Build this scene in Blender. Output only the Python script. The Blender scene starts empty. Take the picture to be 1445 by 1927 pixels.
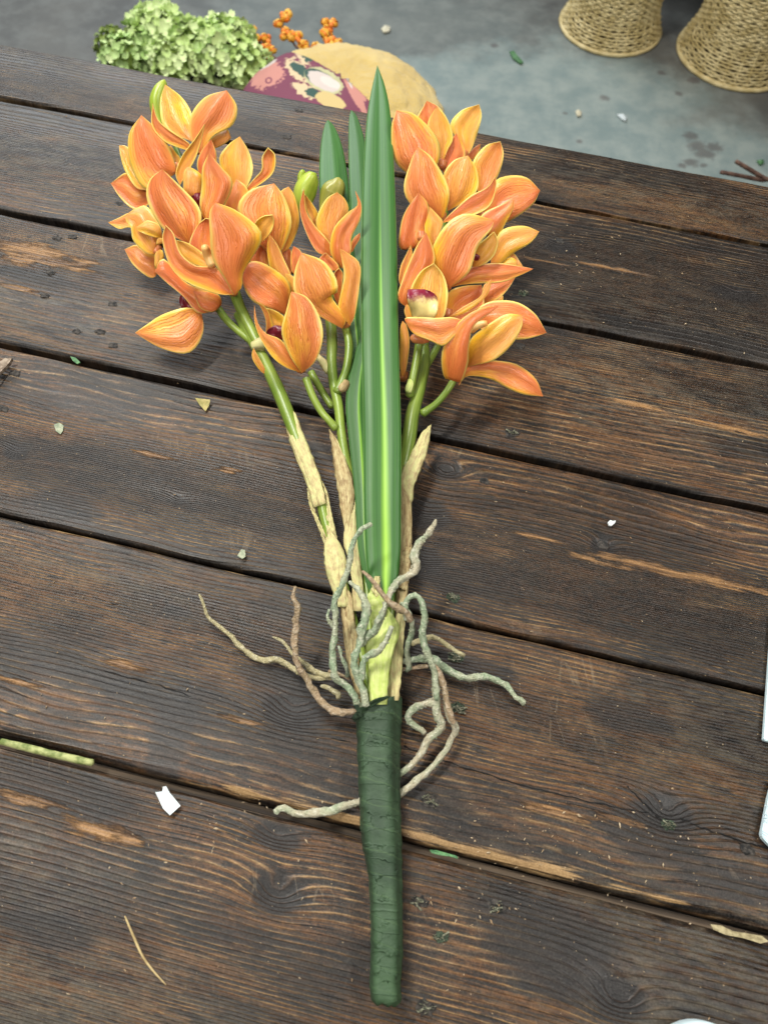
import bpy, bmesh, math, random
import numpy as np
from mathutils import Vector, Matrix, noise

rnd = random.Random(7)
rng = np.random.default_rng(5)
scene = bpy.context.scene
COL = scene.collection

# ------------------------------------------------------------------ camera
FP = 1450.0                       # focal length in photograph pixels
PITCH, ROLL = math.radians(62.5), math.radians(4.5)
HT = 0.75                         # table top height
HC = HT + 0.484                   # camera height
_f = np.array([0, math.cos(PITCH), -math.sin(PITCH)])
_r = np.array([1.0, 0, 0]); _u = np.cross(_r, _f)
CR = math.cos(ROLL) * _r + math.sin(ROLL) * _u
CU = -math.sin(ROLL) * _r + math.cos(ROLL) * _u
CP = np.array([0, 0, HC])
cam_data = bpy.data.cameras.new('camera')
cam = bpy.data.objects.new('camera', cam_data); COL.objects.link(cam)
cam.matrix_world = Matrix(((CR[0], CU[0], -_f[0], 0), (CR[1], CU[1], -_f[1], 0), (CR[2], CU[2], -_f[2], HC), (0, 0, 0, 1)))
cam_data.sensor_fit = 'HORIZONTAL'; cam_data.sensor_width = 36
cam_data.lens = 36 * FP / 1445
cam_data.clip_start = 0.01; cam_data.clip_end = 60
cam_data.dof.use_dof = True; cam_data.dof.focus_distance = 0.56; cam_data.dof.aperture_fstop = 13
scene.camera = cam

# ------------------------------------------------------------------ light
w = bpy.data.worlds.new('World'); scene.world = w; w.use_nodes = True
w.node_tree.nodes['Background'].inputs[0].default_value = (1.0, 0.98, 0.95, 1)
w.node_tree.nodes['Background'].inputs[1].default_value = 0.09
def area(name, loc, target, sx, sy, power, color):
    l = bpy.data.lights.new(name, 'AREA'); l.shape = 'RECTANGLE'; l.size = sx; l.size_y = sy
    l.energy = power; l.color = color
    o = bpy.data.objects.new(name, l); COL.objects.link(o); o.location = loc
    o.rotation_euler = (Vector(target) - Vector(loc)).to_track_quat('-Z', 'Y').to_euler()
    return o
area('window_light', (-1.5, 3.6, 2.7), (0, 0.3, 0.7), 2.4, 1.2, 84, (0.90, 0.96, 1.0))
area('ceiling_tube_light', (-0.75, 0.9, 2.75), (0.0, 0.35, 0.7), 1.2, 0.16, 50, (1.0, 0.97, 0.90))
area('ceiling_tube_light_right', (1.1, 0.35, 2.7), (0.1, 0.25, 0.7), 1.2, 0.14, 20, (1.0, 0.97, 0.92))
area('ceiling_tube_light_back', (-0.5, -1.0, 2.6), (0, 0.2, 0.7), 1.2, 0.3, 20, (1.0, 0.98, 0.94))
scene.view_settings.view_transform = 'Standard'
scene.view_settings.look = 'None'
scene.view_settings.exposure = 0.16
scene.view_settings.gamma = 1.0

# ------------------------------------------------------------------ geometry helpers
def ray(x, y):
    return _f + CR * ((x - 722.5) / FP) - CU * ((y - 963.5) / FP)     # unit depth along the view axis
def at(x, y, h=0.0):
    """point seen at photograph pixel x, y at height h above the table top"""
    d = ray(x, y); t = (HT + h - HC) / d[2]
    return CP + d * t
def depth_at(x, y, h):
    return (HT + h - HC) / ray(x, y)[2]
def pd(x, y, D):
    p = CP + ray(x, y) * D
    lim = (HT + 0.0015 - HC) / ray(x, y)[2]
    return CP + ray(x, y) * min(D, lim) if 0 < lim else p
ANG = math.radians(-9.2)
TX = np.array([math.cos(ANG), math.sin(ANG)]); TY = np.array([-math.sin(ANG), math.cos(ANG)])
def tab(x, y):
    """pixel -> table coordinates along / across the planks"""
    p = at(x, y)[:2]
    return float(p @ TX), float(p @ TY)

def new_obj(name, verts, faces, mat=None, parent=None, smooth=True, uvs=None, attrs=None, loc=None):
    me = bpy.data.meshes.new(name)
    verts = np.asarray(verts, float)
    origin = np.zeros(3)
    me.from_pydata([tuple(v) for v in verts], [], faces)
    if smooth: me.shade_smooth()
    if uvs is not None:
        uvl = me.uv_layers.new(name='UVMap')
        idx = np.empty(len(me.loops), dtype=np.int32); me.loops.foreach_get('vertex_index', idx)
        uvl.data.foreach_set('uv', np.asarray(uvs, dtype=np.float32)[idx].ravel())
    if attrs:
        for k, a in attrs.items():
            at_ = me.attributes.new(k, 'FLOAT', 'POINT'); at_.data.foreach_set('value', np.asarray(a, dtype=np.float32).ravel())
    if mat: me.materials.append(mat)
    o = bpy.data.objects.new(name, me); COL.objects.link(o)
    if parent is not None: o.parent = parent
    return o
def empty(name, parent=None, loc=(0, 0, 0)):
    o = bpy.data.objects.new(name, None); COL.objects.link(o); o.location = loc
    o.empty_display_size = 0.02
    if parent is not None: o.parent = parent
    return o
def tag(o, label=None, cat=None, group=None, kind=None):
    if label: o['label'] = label
    if cat: o['category'] = cat
    if group: o['group'] = group
    if kind: o['kind'] = kind
    return o

def catmull(P, n, closed=False):
    """resample polyline P (k x d) by a centripetal-ish Catmull-Rom, n samples evenly by chord"""
    P = np.asarray(P, float)
    if len(P) == 2: P = np.array([P[0], (P[0] + P[1]) / 2, P[1]])
    Q = np.vstack([2 * P[0] - P[1], P, 2 * P[-1] - P[-2]])
    out = []
    for i in range(len(P) - 1):
        p0, p1, p2, p3 = Q[i:i + 4]
        for t in np.linspace(0, 1, 14, endpoint=False):
            out.append(0.5 * ((2 * p1) + (-p0 + p2) * t + (2 * p0 - 5 * p1 + 4 * p2 - p3) * t * t + (-p0 + 3 * p1 - 3 * p2 + p3) * t ** 3))
    out.append(P[-1]); out = np.array(out)
    s = np.r_[0, np.cumsum(np.linalg.norm(np.diff(out[:, :2], axis=0), axis=1))]
    s /= s[-1]
    t = n if isinstance(n, np.ndarray) else np.linspace(0, 1, n)
    return np.stack([np.interp(t, s, out[:, k]) for k in range(out.shape[1])], 1)

def tube(name, pts, mat, parent=None, n=10, seg=None, bump=0.0, bfreq=200, ridges=0, ridge=0.0, caps=True, nubs=0, flat=1.0, seed=0, depth=False):
    """pts: (px, py, height above table in m, radius in px) -> one tube mesh"""
    pts = [list(p) for p in pts]
    W = []
    for x, y, h, r in pts:
        D = h if depth else depth_at(x, y, h)
        q = CP + ray(x, y) * D
        W.append([q[0], q[1], q[2], r / FP * D])
    return tube3(name, W, mat, parent, n, seg, bump, bfreq, ridges, ridge, nubs, flat, seed)
def tube3(name, W, mat, parent=None, n=10, seg=None, bump=0.0, bfreq=200, ridges=0, ridge=0.0, nubs=0, flat=1.0, seed=0, build=True):
    W = np.asarray(W, float)
    L = np.linalg.norm(np.diff(W[:, :3], axis=0), axis=1).sum()
    if seg is None: seg = max(6, int(L / 0.003))
    # resample in 3-D
    P = W
    if len(P) == 2: P = np.array([P[0], (P[0] + P[1]) / 2, P[1]])
    Q = np.vstack([2 * P[0] - P[1], P, 2 * P[-1] - P[-2]]); out = []
    for i in range(len(P) - 1):
        p0, p1, p2, p3 = Q[i:i + 4]
        for t in np.linspace(0, 1, 12, endpoint=False):
            out.append(0.5 * ((2 * p1) + (-p0 + p2) * t + (2 * p0 - 5 * p1 + 4 * p2 - p3) * t * t + (-p0 + 3 * p1 - 3 * p2 + p3) * t ** 3))
    out.append(P[-1]); out = np.array(out)
    s = np.r_[0, np.cumsum(np.linalg.norm(np.diff(out[:, :3], axis=0), axis=1))]; s /= s[-1]
    t = np.linspace(0, 1, seg + 1)
    C = np.stack([np.interp(t, s, out[:, k]) for k in range(4)], 1)
    T = np.gradient(C[:, :3], axis=0); T /= np.linalg.norm(T, axis=1)[:, None] + 1e-12
    up = np.array([0.13, 0.2, 1.0]); N = np.cross(T[0], up); N /= np.linalg.norm(N)
    verts = []; uv = []
    for i in range(seg + 1):
        N = N - T[i] * (N @ T[i]); N /= np.linalg.norm(N) + 1e-12
        B = np.cross(T[i], N)
        r = max(C[i, 3], 2e-4)
        for k in range(n):
            a = 2 * math.pi * k / n
            dirv = math.cos(a) * N + math.sin(a) * B * flat
            rr = r * (1 + ridge * math.cos(ridges * a)) if ridges else r
            if bump:
                p = C[i, :3] + dirv * r
                rr *= 1 + bump * noise.noise(Vector(p * bfreq) + Vector((seed * 3.1, 0, 0))) + 0.5 * bump * noise.noise(Vector(p * bfreq * 2.7) + Vector((seed, 5, 0)))
            verts.append(C[i, :3] + dirv * rr); uv.append((t[i] * L * 20, k / n))
    faces = []
    for i in range(seg):
        for k in range(n):
            a = i * n + k; b = i * n + (k + 1) % n
            faces.append((a, b, b + n, a + n))
    for e, sgn in ((0, -1), (seg, 1)):
        c = C[e, :3] + sgn * T[e] * C[e, 3] * 0.55
        # rounded end
        verts.append(c); uv.append((0, 0)); ci = len(verts) - 1
        for k in range(n):
            a = e * n + k; b = e * n + (k + 1) % n
            faces.append((a, b, ci) if sgn > 0 else (b, a, ci))
    rr_ = random.Random(seed)
    for q in range(nubs):
        i = rr_.randrange(2, seg - 1); r = C[i, 3]
        a = rr_.uniform(0, 6.28); v = rr_.choice([1, -1]) * np.cross(T[i], [0, 0, 1]) + 0.3 * T[i] * rr_.uniform(-1, 1)
        v /= np.linalg.norm(v); c = C[i, :3] + v * r * 0.75; s0 = r * rr_.uniform(0.16, 0.46)
        base = len(verts)
        for d in ((1, 0, 0), (0, 1, 0), (-1, 0, 0), (0, -1, 0), (0, 0, 1), (0, 0, -1)):
            verts.append(c + np.array(d) * s0 + v * s0 * 0.3); uv.append((t[i] * L * 20, .3))
        for f in ((0, 1, 4), (1, 2, 4), (2, 3, 4), (3, 0, 4), (1, 0, 5), (2, 1, 5), (3, 2, 5), (0, 3, 5)):
            faces.append(tuple(base + z for z in f))
    V = np.array(verts)
    if not build: return V, faces, uv
    return new_obj(name, V, faces, mat, parent, uvs=uv)

def lathe(name, prof, mat, parent=None, n=40, loc=(0, 0, 0)):
    V = []; F = []
    for r, z in prof:
        for k in range(n):
            a = 2 * math.pi * k / n; V.append((r * math.cos(a) + loc[0], r * math.sin(a) + loc[1], z + loc[2]))
    for i in range(len(prof) - 1):
        for k in range(n):
            a = i * n + k; b = i * n + (k + 1) % n; F.append((a, b, b + n, a + n))
    F.append(tuple(range(n))[::-1]); F.append(tuple((len(prof) - 1) * n + k for k in range(n)))
    return new_obj(name, V, F, mat, parent)

def boxm(name, c, s, mat, parent=None, rot=0.0, bev=0.0):
    bm = bmesh.new(); bmesh.ops.create_cube(bm, size=1)
    for v in bm.verts: v.co = Vector((v.co.x * s[0], v.co.y * s[1], v.co.z * s[2]))
    if bev: bmesh.ops.bevel(bm, geom=bm.edges[:], offset=bev, segments=2, affect='EDGES')
    bm.transform(Matrix.Translation(c) @ Matrix.Rotation(rot, 4, 'Z'))
    me = bpy.data.meshes.new(name); bm.to_mesh(me); bm.free(); me.materials.append(mat)
    o = bpy.data.objects.new(name, me); COL.objects.link(o)
    if parent is not None: o.parent = parent
    return o

# ------------------------------------------------------------------ node helpers
class NT:
    def __init__(s, name):
        s.m = bpy.data.materials.new(name); s.m.use_nodes = True
        s.t = s.m.node_tree; s.b = s.t.nodes['Principled BSDF']
    def n(s, typ, **kw):
        x = s.t.nodes.new(typ)
        for k, v in kw.items(): setattr(x, k, v)
        return x
    def put(s, sock, v):
        if v is None: return
        if isinstance(v, bpy.types.NodeSocket): s.t.links.new(v, sock)
        else:
            if isinstance(v, (tuple, list)) and len(v) == 3 and sock.type == 'RGBA': v = (*v, 1)
            sock.default_value = v
    def math(s, op, a, b=None, c=None, clamp=False):
        x = s.n('ShaderNodeMath', operation=op, use_clamp=clamp)
        s.put(x.inputs[0], a); s.put(x.inputs[1], b); s.put(x.inputs[2], c)
        return x.outputs[0]
    def mix(s, f, a, b, blend='MIX'):
        x = s.n('ShaderNodeMix', data_type='RGBA', blend_type=blend)
        s.put(x.inputs[0], f); s.put(x.inputs[6], a); s.put(x.inputs[7], b)
        return x.outputs[2]
    def ramp(s, v, a, b):            # smooth 0..1 between a and b
        x = s.n('ShaderNodeMapRange', interpolation_type='SMOOTHSTEP')
        s.put(x.inputs[0], v); s.put(x.inputs[1], a); s.put(x.inputs[2], b)
        return x.outputs[0]
    def noise(s, vec, scale, detail=3, rough=0.5, dist=0.0):
        x = s.n('ShaderNodeTexNoise'); s.put(x.inputs['Vector'], vec)
        s.put(x.inputs['Scale'], scale); s.put(x.inputs['Detail'], detail); s.put(x.inputs['Roughness'], rough); s.put(x.inputs['Distortion'], dist)
        return x.outputs[0]
    def voro(s, vec, scale, feat='F1'):
        x = s.n('ShaderNodeTexVoronoi', feature=feat); s.put(x.inputs['Vector'], vec); s.put(x.inputs['Scale'], scale)
        return x
    def obj(s): return s.n('ShaderNodeTexCoord').outputs['Object']
    def uv(s):
        x = s.n('ShaderNodeSeparateXYZ'); s.t.links.new(s.n('ShaderNodeTexCoord').outputs['UV'], x.inputs[0]); return x.outputs
    def attr(s, k): return s.n('ShaderNodeAttribute', attribute_name=k).outputs['Fac']
    def sep(s, v):
        x = s.n('ShaderNodeSeparateXYZ'); s.put(x.inputs[0], v); return x.outputs
    def comb(s, a, b, c=0.0):
        x = s.n('ShaderNodeCombineXYZ'); s.put(x.inputs[0], a); s.put(x.inputs[1], b); s.put(x.inputs[2], c); return x.outputs[0]
    def bump(s, h, strength=0.5, dist=0.001, normal=None):
        x = s.n('ShaderNodeBump'); s.put(x.inputs['Height'], h); s.put(x.inputs['Strength'], strength); s.put(x.inputs['Distance'], dist)
        s.put(x.inputs['Normal'], normal); return x.outputs[0]
    def out(s, col=None, rough=None, normal=None, **kw):
        if col is not None: s.put(s.b.inputs['Base Color'], col)
        if rough is not None: s.put(s.b.inputs['Roughness'], rough)
        if normal is not None: s.put(s.b.inputs['Normal'], normal)
        for k, v in kw.items(): s.put(s.b.inputs[k.replace('_', ' ')], v)
        return s.m

def simple(name, c1, c2, scale, rough=0.6, bump=0.3, bscale=None, dist=0.001, **kw):
    m = NT(name); o = m.obj()
    f = m.ramp(m.noise(o, scale, 4, 0.6), 0.35, 0.65)
    nb = m.noise(o, bscale or scale * 4, 4, 0.6)
    return m.out(m.mix(f, c1, c2), rough, m.bump(nb, bump, dist), **kw)

# ------------------------------------------------------------------ table
def wood_mat():
    m = NT('stained_wood')
    P = m.sep(m.obj()); rid = m.n('ShaderNodeObjectInfo').outputs['Random']
    off = m.math('MULTIPLY', rid, 37.0)
    x = m.math('ADD', P[0], off); y = P[1]
    ph = m.attr('phase'); kn = m.attr('knot'); chip = m.attr('chip'); worn = m.attr('worn'); dk = m.attr('dark'); grey = m.attr('grey')
    # fibres follow the ring phase
    jit = m.noise(m.comb(m.math('MULTIPLY', x, 9), m.math('MULTIPLY', y, 60), off), 1.0, 3, 0.6)
    ph2 = m.math('ADD', ph, m.math('MULTIPLY', m.math('SUBTRACT', jit, .5), 1.1))
    s1 = m.math('ADD', m.math('MULTIPLY', m.math('SINE', m.math('MULTIPLY', ph2, 6.2832)), 0.5), 0.5)
    line = m.math('POWER', s1, 6.0)
    fib = m.noise(m.comb(m.math('MULTIPLY', x, 14), m.math('MULTIPLY', ph, 3.1), off), 1.0, 5, 0.7)
    fib2 = m.noise(m.comb(m.math('MULTIPLY', x, 26), m.math('MULTIPLY', y, 560), off), 1.0, 3, 0.6)
    dash = m.noise(m.comb(m.math('MULTIPLY', x, 42), m.math('MULTIPLY', ph, 1.7), m.math('ADD', off, 4.0)), 1.0, 4, 0.65)
    patch = m.noise(m.comb(m.math('MULTIPLY', x, 6), m.math('MULTIPLY', y, 24), off), 1.0, 5, 0.62)
    patch2 = m.noise(m.comb(m.math('MULTIPLY', x, 22), m.math('MULTIPLY', y, 85), m.math('ADD', off, 9.0)), 1.0, 6, 0.68)
    big = m.noise(m.comb(m.math('MULTIPLY', x, 2.6), m.math('MULTIPLY', y, 8), m.math('ADD', off, 3.0)), 1.0, 3, 0.5)
    grit = m.noise(m.comb(m.math('MULTIPLY', x, 1), m.math('MULTIPLY', y, 1.6), off), 240.0, 4, .7)
    # black brown stain in the pores, worn through to brown in patches
    fmix = m.math('ADD', m.math('MULTIPLY', fib, .45), m.math('ADD', m.math('MULTIPLY', fib2, .30), m.math('MULTIPLY', grit, .25)))
    c = m.mix(m.ramp(fmix, .42, .60), (0.0028, 0.0022, 0.0020), (0.038, 0.021, 0.0105))
    brown = m.ramp(m.math('ADD', m.math('MULTIPLY', patch, .6), m.math('MULTIPLY', big, .4)), .455, .565)
    wood_c = m.mix(m.ramp(fmix, .44, .57), (0.015, 0.0080, 0.0042), (0.175, 0.088, 0.032))
    c = m.mix(m.math('MULTIPLY', brown, .80), c, wood_c)
    # smooth rubbed areas where the stain film is still whole
    film = m.ramp(m.noise(m.comb(m.math('MULTIPLY', x, 4.5), m.math('MULTIPLY', y, 17), m.math('ADD', off, 17.0)), 1.0, 4, .6), .50, .60)
    c = m.mix(m.math('MULTIPLY', film, .62), c, m.mix(m.ramp(grit, .38, .62), (0.010, 0.0068, 0.0048), (0.044, 0.024, 0.0125)))
    # raised light grain, broken into dashes
    amt = m.math('MULTIPLY', line, m.ramp(m.math('ADD', m.math('MULTIPLY', patch, .35), m.math('ADD', m.math('MULTIPLY', patch2, .30), m.math('MULTIPLY', dash, .35))), .445, .555))
    c = m.mix(m.math('MULTIPLY', m.math('MULTIPLY', amt, .76), m.math('SUBTRACT', 1.0, m.math('MULTIPLY', film, .75))), c, m.mix(m.ramp(patch2, .42, .60), (0.17, 0.095, 0.042), (0.46, 0.32, 0.17)))
    # dark valley next to each raised line
    val = m.ramp(s1, .25, .0)
    c = m.mix(m.math('MULTIPLY', val, .35), c, (0.010, 0.008, 0.008))
    # blue-black blotches lying along the grain
    blot = m.ramp(m.math('ADD', m.math('MULTIPLY', patch2, .6), m.math('MULTIPLY', dash, .4)), .535, .60)
    c = m.mix(m.math('MULTIPLY', blot, .85), c, (0.006, 0.0065, 0.008))
    # scuffed grey film; its upper-left patches are window sheen painted into the colour
    scuff = m.noise(m.comb(m.math('MULTIPLY', x, 45), m.math('MULTIPLY', y, 160), off), 1.0, 6, .75)
    gm = m.math('MULTIPLY', m.math('ADD', grey, 0.15), m.ramp(scuff, .42, .62), clamp=True)
    c = m.mix(m.math('MULTIPLY', gm, .40), c, (0.165, 0.15, 0.12))
    # knots and dark areas
    kd = m.math('ADD', kn, m.math('MULTIPLY', m.math('SUBTRACT', patch2, .5), .5))
    c = m.mix(m.math('MULTIPLY', m.ramp(kd, .15, .5), .92), c, m.mix(m.ramp(line, 0.4, .9), (0.010, 0.009, 0.010), (0.036, 0.022, 0.016)))
    c = m.mix(m.math('MULTIPLY', m.ramp(m.math('ADD', dk, m.math('MULTIPLY', m.math('SUBTRACT', patch2, .5), .8)), .35, .65), .75), c, (0.014, 0.013, 0.014))
    # chipped off stain: bare orange wood
    cn = m.noise(m.comb(m.math('MULTIPLY', x, 60), m.math('MULTIPLY', y, 330), off), 1.0, 5, .7)
    cm = m.ramp(m.math('ADD', chip, m.math('MULTIPLY', m.math('SUBTRACT', cn, .5), 1.5)), .54, .86)
    c = m.mix(m.math('MULTIPLY', cm, .8), c, m.mix(m.ramp(fib2, .3, .7), (0.12, 0.065, 0.028), (0.40, 0.245, 0.115)))
    # worn edges
    wn = m.noise(m.comb(m.math('MULTIPLY', x, 30), m.math('MULTIPLY', y, 500), off), 1.0, 5, .65)
    wm = m.ramp(m.math('ADD', worn, m.math('MULTIPLY', m.math('SUBTRACT', wn, .5), 1.3)), .42, .66)
    c = m.mix(m.math('MULTIPLY', wm, .85), c, m.mix(wn, (0.20, 0.115, 0.05), (0.55, 0.40, 0.22)))
    # pale specks of dust and short scratches
    v = m.voro(m.comb(m.math('MULTIPLY', x, 1.0), m.math('MULTIPLY', y, 1.6), off), 165.0)
    sp = m.math('MULTIPLY', m.math('LESS_THAN', v.outputs['Distance'], .085), m.math('GREATER_THAN', m.noise(v.outputs['Position'], 300.0, 1), .56))
    c = m.mix(m.math('MULTIPLY', sp, .65), c, (0.42, 0.33, 0.22))
    sc = m.voro(m.comb(m.math('ADD', m.math('MULTIPLY', x, 60), m.math('MULTIPLY', y, 25)), m.math('MULTIPLY', y, 9), off), 1.0, 'DISTANCE_TO_EDGE')
    scr = m.math('MULTIPLY', m.math('LESS_THAN', sc.outputs['Distance'], .012), m.ramp(patch, .55, .68))
    c = m.mix(m.math('MULTIPLY', scr, .35), c, (0.28, 0.23, 0.17))
    gmm = m.n('ShaderNodeGamma'); m.put(gmm.inputs[0], c); gmm.inputs[1].default_value = 1.22
    c = m.mix(1.0, gmm.outputs[0], (1.42, 1.38, 1.28), 'MULTIPLY')
    # relief
    h = m.math('ADD', m.math('MULTIPLY', line, .55), m.math('MULTIPLY', fib2, .25))
    h = m.math('ADD', h, m.math('MULTIPLY', fib, .35))
    h = m.math('SUBTRACT', h, m.math('MULTIPLY', cm, .8))
    fine = m.noise(m.comb(x, y, off), 900.0, 2, .5)
    c = m.mix(m.ramp(fine, .35, .75), m.mix(.30, c, (0, 0, 0)), m.mix(.06, c, (.3, .27, .24)))
    h = m.math('ADD', h, m.math('MULTIPLY', fine, .22))
    rough = m.math('ADD', m.math('MULTIPLY', scuff, .34), m.math('ADD', m.math('MULTIPLY', fib2, .16), m.math('SUBTRACT', .19, m.math('MULTIPLY', film, .07))))
    rough = m.math('ADD', rough, m.math('MULTIPLY', wm, .2))
    return m.out(c, rough, m.bump(h, .62, .0010), Specular_IOR_Level=.36)
WOOD = wood_mat()
raw = NT('bare_batten_wood'); _o = raw.sep(raw.obj())
_n = raw.noise(raw.comb(raw.math('MULTIPLY', _o[0], 8), raw.math('MULTIPLY', _o[1], 500), 0), 1, 4, .6)
BATTEN = raw.out(raw.mix(raw.ramp(_n, .3, .7), (0.030, 0.020, 0.013), (0.17, 0.12, 0.075)), .7, raw.bump(_n, .5, .0006))

# across-plank positions of the seams (far -> near), metres in table coordinates
U = 0.484
SE = [0.670 * U, 0.5925 * U, 0.4530 * U, 0.3187 * U, 0.1811 * U, 0.0401 * U, -0.2492 * U, -0.5384 * U, -0.8276 * U]
SE[0:6] = [tab(700, (80 + 700 * .1869))[1]] + [np.mean([tab(*p)[1] for p in q]) for q in
          ([(0, 183), (600, 297), (1445, 462)], [(0, 398), (1445, 688)], [(0, 650), (590, 775), (1445, 957)], [(0, 965), (620, 1115), (1430, 1305)], [(0, 1393), (760, 1590), (1445, 1768)])]
SE[6] = SE[5] - 0.14; SE[7] = SE[6] - 0.14; SE[8] = SE[7] - .14
GAP = [0, .0045, .0055, .0045, .0028, .0058, .004, .004, 0]
X0, X1 = -0.82, 1.00
table = tag(empty('wooden_table'), 'dark stained plank table top with worn brown edges under the orchid bunch', 'table')
table.rotation_euler = (0, 0, ANG); table.location = (0, 0, 0)

# features by photograph pixel: x, y, half length (m), half width (m), strength
KNOTS = [(550, 1340, .016, .010, 1.6), (800, 968, .016, .011, 1.4), (797, 1058, .012, .009, 1.2), (520, 1682, .013, .009, 1.3), (520, 1575, .014, .006, .9), (1255, 1530, .014, .009, 1.6),
         (1165, 1880, .013, .009, 1.3), (1135, 1027, .008, .005, 1.2), (1385, 552, .018, .007, 1.6), (1052, 462, .012, .008, 1.2), (840, 885, .010, .006, 1.2), (30, 850, .008, .006, 1.0), (335, 940, .006, .004, .8), (330, 1820, .02, .012, 0.0)]
CHIPS = [(60, 470, .040, .010), (35, 487, .022, .007), (90, 492, .045, .006), (160, 492, .02, .004), (290, 857, .022, .0030), (430, 885, .012, .0028), (1215, 1065, .050, .0046), (1330, 1090, .050, .0040), (1440, 1115, .05, .0034),
         (1120, 1055, .03, .0025), (190, 1568, .024, .0052), (235, 1578, .016, .004), (50, 1505, .026, .0042), (450, 1355, .02, .0024), (1190, 760, .030, .004), (1350, 800, .05, .004),
         (30, 540, .02, .004), (230, 1250, .02, .003), (1050, 1530, .03, .0035), (1175, 1545, .018, .003), (20, 1280, .03, .0025), (1270, 1080, .03, .004), (1010, 1010, .03, .0022), (1150, 505, .04, .003), (1020, 490, .03, .002)]
DARKS = [(400, 620, .03, .02), (250, 1300, .03, .006), (90, 1480, .06, .016), (1050, 1790, .04, .025), (1010, 1730, .05, .012), (640, 1140, .03, .010), (330, 1150, .012, .004), (120, 950, .03, .01), (1230, 1570, .03, .02), (60, 520, .05, .008), (330, 1350, .015, .02),
         (310, 1430, .014, .018), (1180, 1350, .03, .012), (970, 600, .06, .010), (850, 1250, .05, .01), (90, 1750, .03, .01), (1330, 640, .1, .010), (520, 1280, .03, .008), (1380, 1660, .04, .012)]
SHEEN_SCUFFS = [(150, 300, .25, .05, 1.0), (60, 560, .22, .05, .9), (300, 150, .3, .03, .9), (1200, 620, .15, .04, .5), (1150, 740, .2, .03, .7), (1300, 380, .2, .02, .6), (40, 1860, .09, .03, 1.1), (1330, 1830, .12, .05, .9), (1390, 1450, .06, .03, .7),  # grey scuffs; the large upper ones stand in for reflected window sheen
         (50, 1620, .05, .02, .9), (350, 560, .15, .03, .7), (1300, 1340, .08, .02, .6), (120, 1070, .12, .012, .7), (480, 1080, .06, .006, .8)]
def blobs(L, X, Y, power=2.0):
    f = np.zeros_like(X)
    for b in L:
        cx, cy = tab(b[0], b[1]); s = b[4] if len(b) > 4 else 1.0
        q = ((X - cx) / b[2]) ** 2 + ((Y - cy) / b[3]) ** 2
        f = np.maximum(f, s * np.exp(-q * .7))
    return f
def snoise(X, Y, sx, sy, seed):
    r = np.random.default_rng(seed); f = np.zeros_like(X)
    for k in range(6):
        a, b, c = r.uniform(-1, 1), r.uniform(-1, 1), r.uniform(0, 6.28)
        f += np.sin(6.28 * (X * sx * a * (1 + k * .4) + Y * sy * b * (1 + k * .4)) + c) / (1 + k * .5)
    return f / 2.5
DENS = [(420, .5), (360, .6), (330, .5), (400, .75), (360, .6), (400, .5), (420, .4), (400, .5)]
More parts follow.
